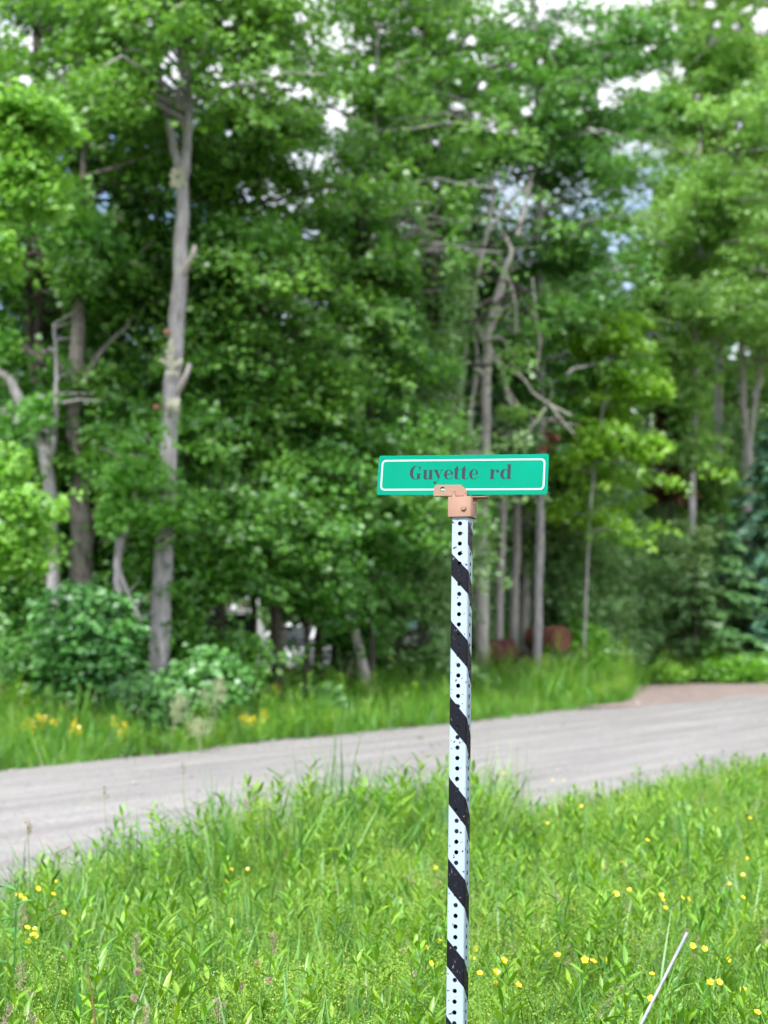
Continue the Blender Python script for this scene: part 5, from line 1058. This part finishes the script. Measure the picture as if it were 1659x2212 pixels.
for (a, b, lab) in [(593,1128,'pinkish clover head under the long seed head'),(580,1240,'pair-like pink clover head near the bottom left of centre'),(1112,1090,'pale pink clover head, upper one left of the post'),(1040,1190,'pale pink clover head, lower one left of the post'),(1162,1165,'small greyish clover head between the pale pink ones and the post')]:
    x, y = a / zs / 1.0416, (1600 + b / zs) / 1.0416; H = .5; bb = (CYD - y) / FD; Y = (CAM_H - H + .03) / -math.tan(PITCH + math.atan(bb)); p = D(x, y, Y)
    e = empty('clover_flower', lab, 'flower', (p[0], p[1], p[2] - H), 'clover heads in the foreground'); link('stem', STEMS[2][1], e)
    f = MB(); n = 70; q = rng.normal(size=(n, 3)); q /= np.linalg.norm(q, axis=1)[:, None]; leaf_quads(f, q * .0085 + [0, 0, H], q + [0, 0, .4], np.cross(q, rng.normal(size=(n, 3))), np.full(n, .008), np.full(n, .003), ru(.1, .9, n)); f.obj('flower_head', M['clover'], e)
# brown dead stalk
x, y = 375 / zs / 1.0416, (1600 + 1090 / zs) / 1.0416; p = D(x, y, 3.95)
e = empty('dead_stalk', 'brown dead plant stalk standing in the grass at lower left', 'plant', (p[0] + .02, p[1], -.03))
mb = MB(); tube(mb, smooth_path(np.array([[0, 0, 0], [.006, 0, p[2] * .5], [.004, 0, p[2] * .8], [-.02, 0, p[2] + .03]]), 9), np.linspace(.0045, .002, 10), 5, .5); mb.obj('stalk', M['brown_stalk'], e)
mb = MB(); 
for k in range(3): lance_leaf(mb, np.array([.004, 0, p[2] * (.55 + .15 * k)]), 2 + k * 2.2, -.9, .11, .008, .5)
mb.obj('withered_leaf', M['brown_stalk'], e)
# tall clumps against the road
def clump_thing(name, lab, x, y, Y, fn, mat, cat='grass', part='blades'):
    p = D(x, y, Y); e = empty(name, lab, cat, (p[0], Y, -.035), 'tall plants against the road'); fn(p[2]).obj(part, mat, e); return e
for (x, y, Y, n, lab) in [(460,1690,8.6,16,'tall grass clump against the road left of the yellow-green plant'),(718,1610,9.4,14,'tallest grass clump against the road, left of the post'),(765,1625,9.2,12,'tall grass clump against the road, nearest the post on its left'),(1100,1620,10.5,12,'tall grass blades against the road just right of the post'),(1040,1640,10,12,'upright grass clump behind the post by the road'),(320,1760,7.6,9,'thin tall grass clump at the road edge on the left'),(700,1640,9.3,9,'slim grass clump by the road beside the tallest one')]:
    clump_thing('tall_grass', lab, x, y, Y, lambda h: tuft(n + 6, h * .85, h * 1.3, .010, .06, (.02, .2)), M['grass_blue'])
for (x, y, Y, lab) in [(225,1690,7.3,'single thin grass stem rising before the road at left'),(60,1760,5.6,'dark seeding grass stem at the left edge before the road'),(395,1640,8.0,'thin grass stem crossing the road, left of the tall clump'),(530,1720,7.9,'thin brown grass stem at the road edge left of the yellow-green plant')]:
    p = D(x, y, Y); e = empty('grass_stem', lab, 'grass', (p[0], Y, -.035), 'thin stems before the road'); s_, f_ = seed_head(p[2], 4); link('stem', s_, e); link('panicle', f_, e)
def umbel(h):
    g = MB(); p = smooth_path(np.array([[0, 0, 0], [.01, 0, h * .5], [-.01, 0, h]]), 9); tube(g, p, np.linspace(.004, .002, len(p)), 5, .5, cap=False)
    for k in range(26):
        u = ru(.35, 1); c = p[int(u * (len(p) - 1))]; a = ru(0, 6.28); r = ru(.02, .12) * (1.25 - u); n = 16; C = c + np.array([np.cos(a) * r, np.sin(a) * r, r * .6]) + rng.normal(0, .012, (n, 3))
        leaf_quads(g, C, rng.normal(size=(n, 3)), rng.normal(size=(n, 3)) + [0, 0, 1], ru(.01, .022, n), ru(.008, .014, n), ru(.3, .9, n))
    return g
clump_thing('meadow_plant', 'tall pale yellow-green plant rising before the road left of centre', 565, 1655, 8.4, umbel, M['bed_flower'], 'plant', 'stem')
clump_thing('meadow_plant', 'pale yellow-green plant by the road at the right', 1360, 1690, 9.5, umbel, M['bed_flower'], 'plant', 'stem')
def broadweed(h):
    g = MB(); tube(g, [[0, 0, 0], [.02, 0, h * .6], [.03, 0, h]], [.004, .003, .002], 5, .3)
    for k in range(10): lance_leaf(g, np.array([.02, 0, h * (.35 + .065 * k)]), k * 2.4, .5, .075, .032, ru(.3, .8), .7)
    return g
clump_thing('meadow_plant', 'dark broad-leaved weed at the left edge before the road', 20, 1870, 5.0, broadweed, M['shrub'], 'plant', 'stem')
# leafy weeds standing out in the foreground
for (a, b, H, lab) in [(540,1010,.52,'leafy green weed left of centre in the foreground'),(640,820,.5,'leafy green weed behind the long pinkish seed head'),(940,930,.52,'leafy weed with long narrow leaves in the middle foreground'),(1120,1240,.46,'leafy weed at the bottom edge left of the post'),(1290,760,.5,'leafy weed near the post on its left side')] :
    x, y = a / zs / 1.0416, (1600 + b / zs) / 1.0416; bb = (CYD - y) / FD; Y = (CAM_H - H + .03) / -math.tan(PITCH + math.atan(bb)); p = D(x, y, Y); e = empty('leafy_weed', lab, 'plant', (p[0], Y, -.03), 'leafy weeds in the foreground'); leafy(H, 34, .1, .012).obj('leaves', M['weed'], e)
for (a, b, H, lab) in [(860,1190,.48,'leafy weed at the bottom between the post and the rod'),(1080,1230,.46,'leafy weed just left of the leaning rod foot'),(1470,1240,.48,'leafy weed at the bottom right of the leaning rod'),(760,690,.55,'tall leafy weed in the grass right of the post'),(480,560,.55,'tall leafy weed close behind the post on its right')]:
    x, y = (864 + a / zs) / 1.0416, (1600 + b / zs) / 1.0416; bb = (CYD - y) / FD; Y = (CAM_H - H + .03) / -math.tan(PITCH + math.atan(bb)); p = D(x, y, Y); e = empty('leafy_weed', lab, 'plant', (p[0], Y, -.03), 'leafy weeds in the foreground'); leafy(H, 34, .1, .012).obj('leaves', M['weed'], e)
# yellow flowering plants and plume grass on the far verge
def goldplant(h, n, spread):
    g, f = MB(), MB()
    for k in range(n):
        a = ru(0, 6.28); r = ru(0, spread); t = np.array([np.cos(a) * r, np.sin(a) * r, h * ru(.7, 1.05)]); tube(g, [[t[0] * .4, t[1] * .4, 0], t], [.004, .003], 4, .4, cap=False)
        for j in range(3): lance_leaf(g, t * [.7, .7, .3 + .2 * j], ru(0, 6.28), .6, .12, .02, .5)
        m_ = 18; C = t + rng.normal(0, 1, (m_, 3)) * [.026, .026, .032]; leaf_quads(f, C, rng.normal(size=(m_, 3)), rng.normal(size=(m_, 3)) + [0, -.3, 1], ru(.018, .03, m_), ru(.016, .026, m_), ru(.1, .9, m_))
    return g.mesh('stem', M['verge']), f.mesh('blossom', M['petal'])
for (x, y, Y, n, sp, lab) in [(92,1568,17.2,6,.25,'yellow flowering clump on the verge at far left'),(160,1590,17,3,.1,'small yellow flower on the verge right of the far-left clump'),(598,1490,22.5,3,.08,'yellow flower on the verge before the low shrub'),(872,1500,26,10,.2,'bright yellow flowering clump on the verge left of the post'),(790,1475,26,5,.15,'yellow flowers on the verge below the slanting trunk'),(530,1562,19.5,4,.12,'yellow flowers at the road edge left of the pale plume grass gap'),(575,1590,19,2,.06,'lone yellow flower low at the far road edge'),(1110,1480,30,6,.35,'scattered yellow flowers on the verge right of the post'),(250,1585,17.5,3,.2,'tiny orange-yellow flowers on the verge at left')]:
    p = D(x, y, Y); e = empty('yellow_wildflower', lab, 'flower', (p[0], Y, -.04), 'yellow wildflowers on the far verge'); s_, f_ = goldplant(max(.42, p[2] + .12), n, sp); link('stem', s_, e); link('blossom', f_, e)
def plume(h):
    g = MB()
    for s in range(5):
        a = ru(0, 6.28); t = np.array([np.cos(a) * .12, np.sin(a) * .08, h * ru(.85, 1.05)]); tube(g, smooth_path(np.array([[0, 0, 0], t * [.3, .3, .6], t]), 6), .003, 4, .5, cap=False)
        n = 60; u = ru(0, 1, n); C = t - np.outer(u, [t[0] * .3, t[1] * .3, h * .28]) + rng.normal(0, .035, (n, 3)); leaf_quads(g, C, rng.normal(0, .4, (n, 3)) + [0, 0, 1], rng.normal(size=(n, 3)), ru(.03, .06, n), ru(.01, .018, n), ru(.2, .9, n))
    return g
M['plume'] = leafmat('pale_grass_plumes', (.3, .36, .18), (.5, .54, .36), trans=.3, gloss=.01, hue=(.5, .5))
for (x, y, Y, lab) in [(372,1505,18.2,'pale feathery grass plume before the base of the tall trunk'),(462,1470,19,'pale feathery grass plume before the shrub right of the tall trunk'),(432,1555,17.6,'short pale grass plume at the far road edge')]:
    p = D(x, y, Y); e = empty('plume_grass', lab, 'grass', (p[0], Y, -.04), 'pale plume grasses on the verge'); plume(p[2] + .05).obj('plumes', M['plume'], e)
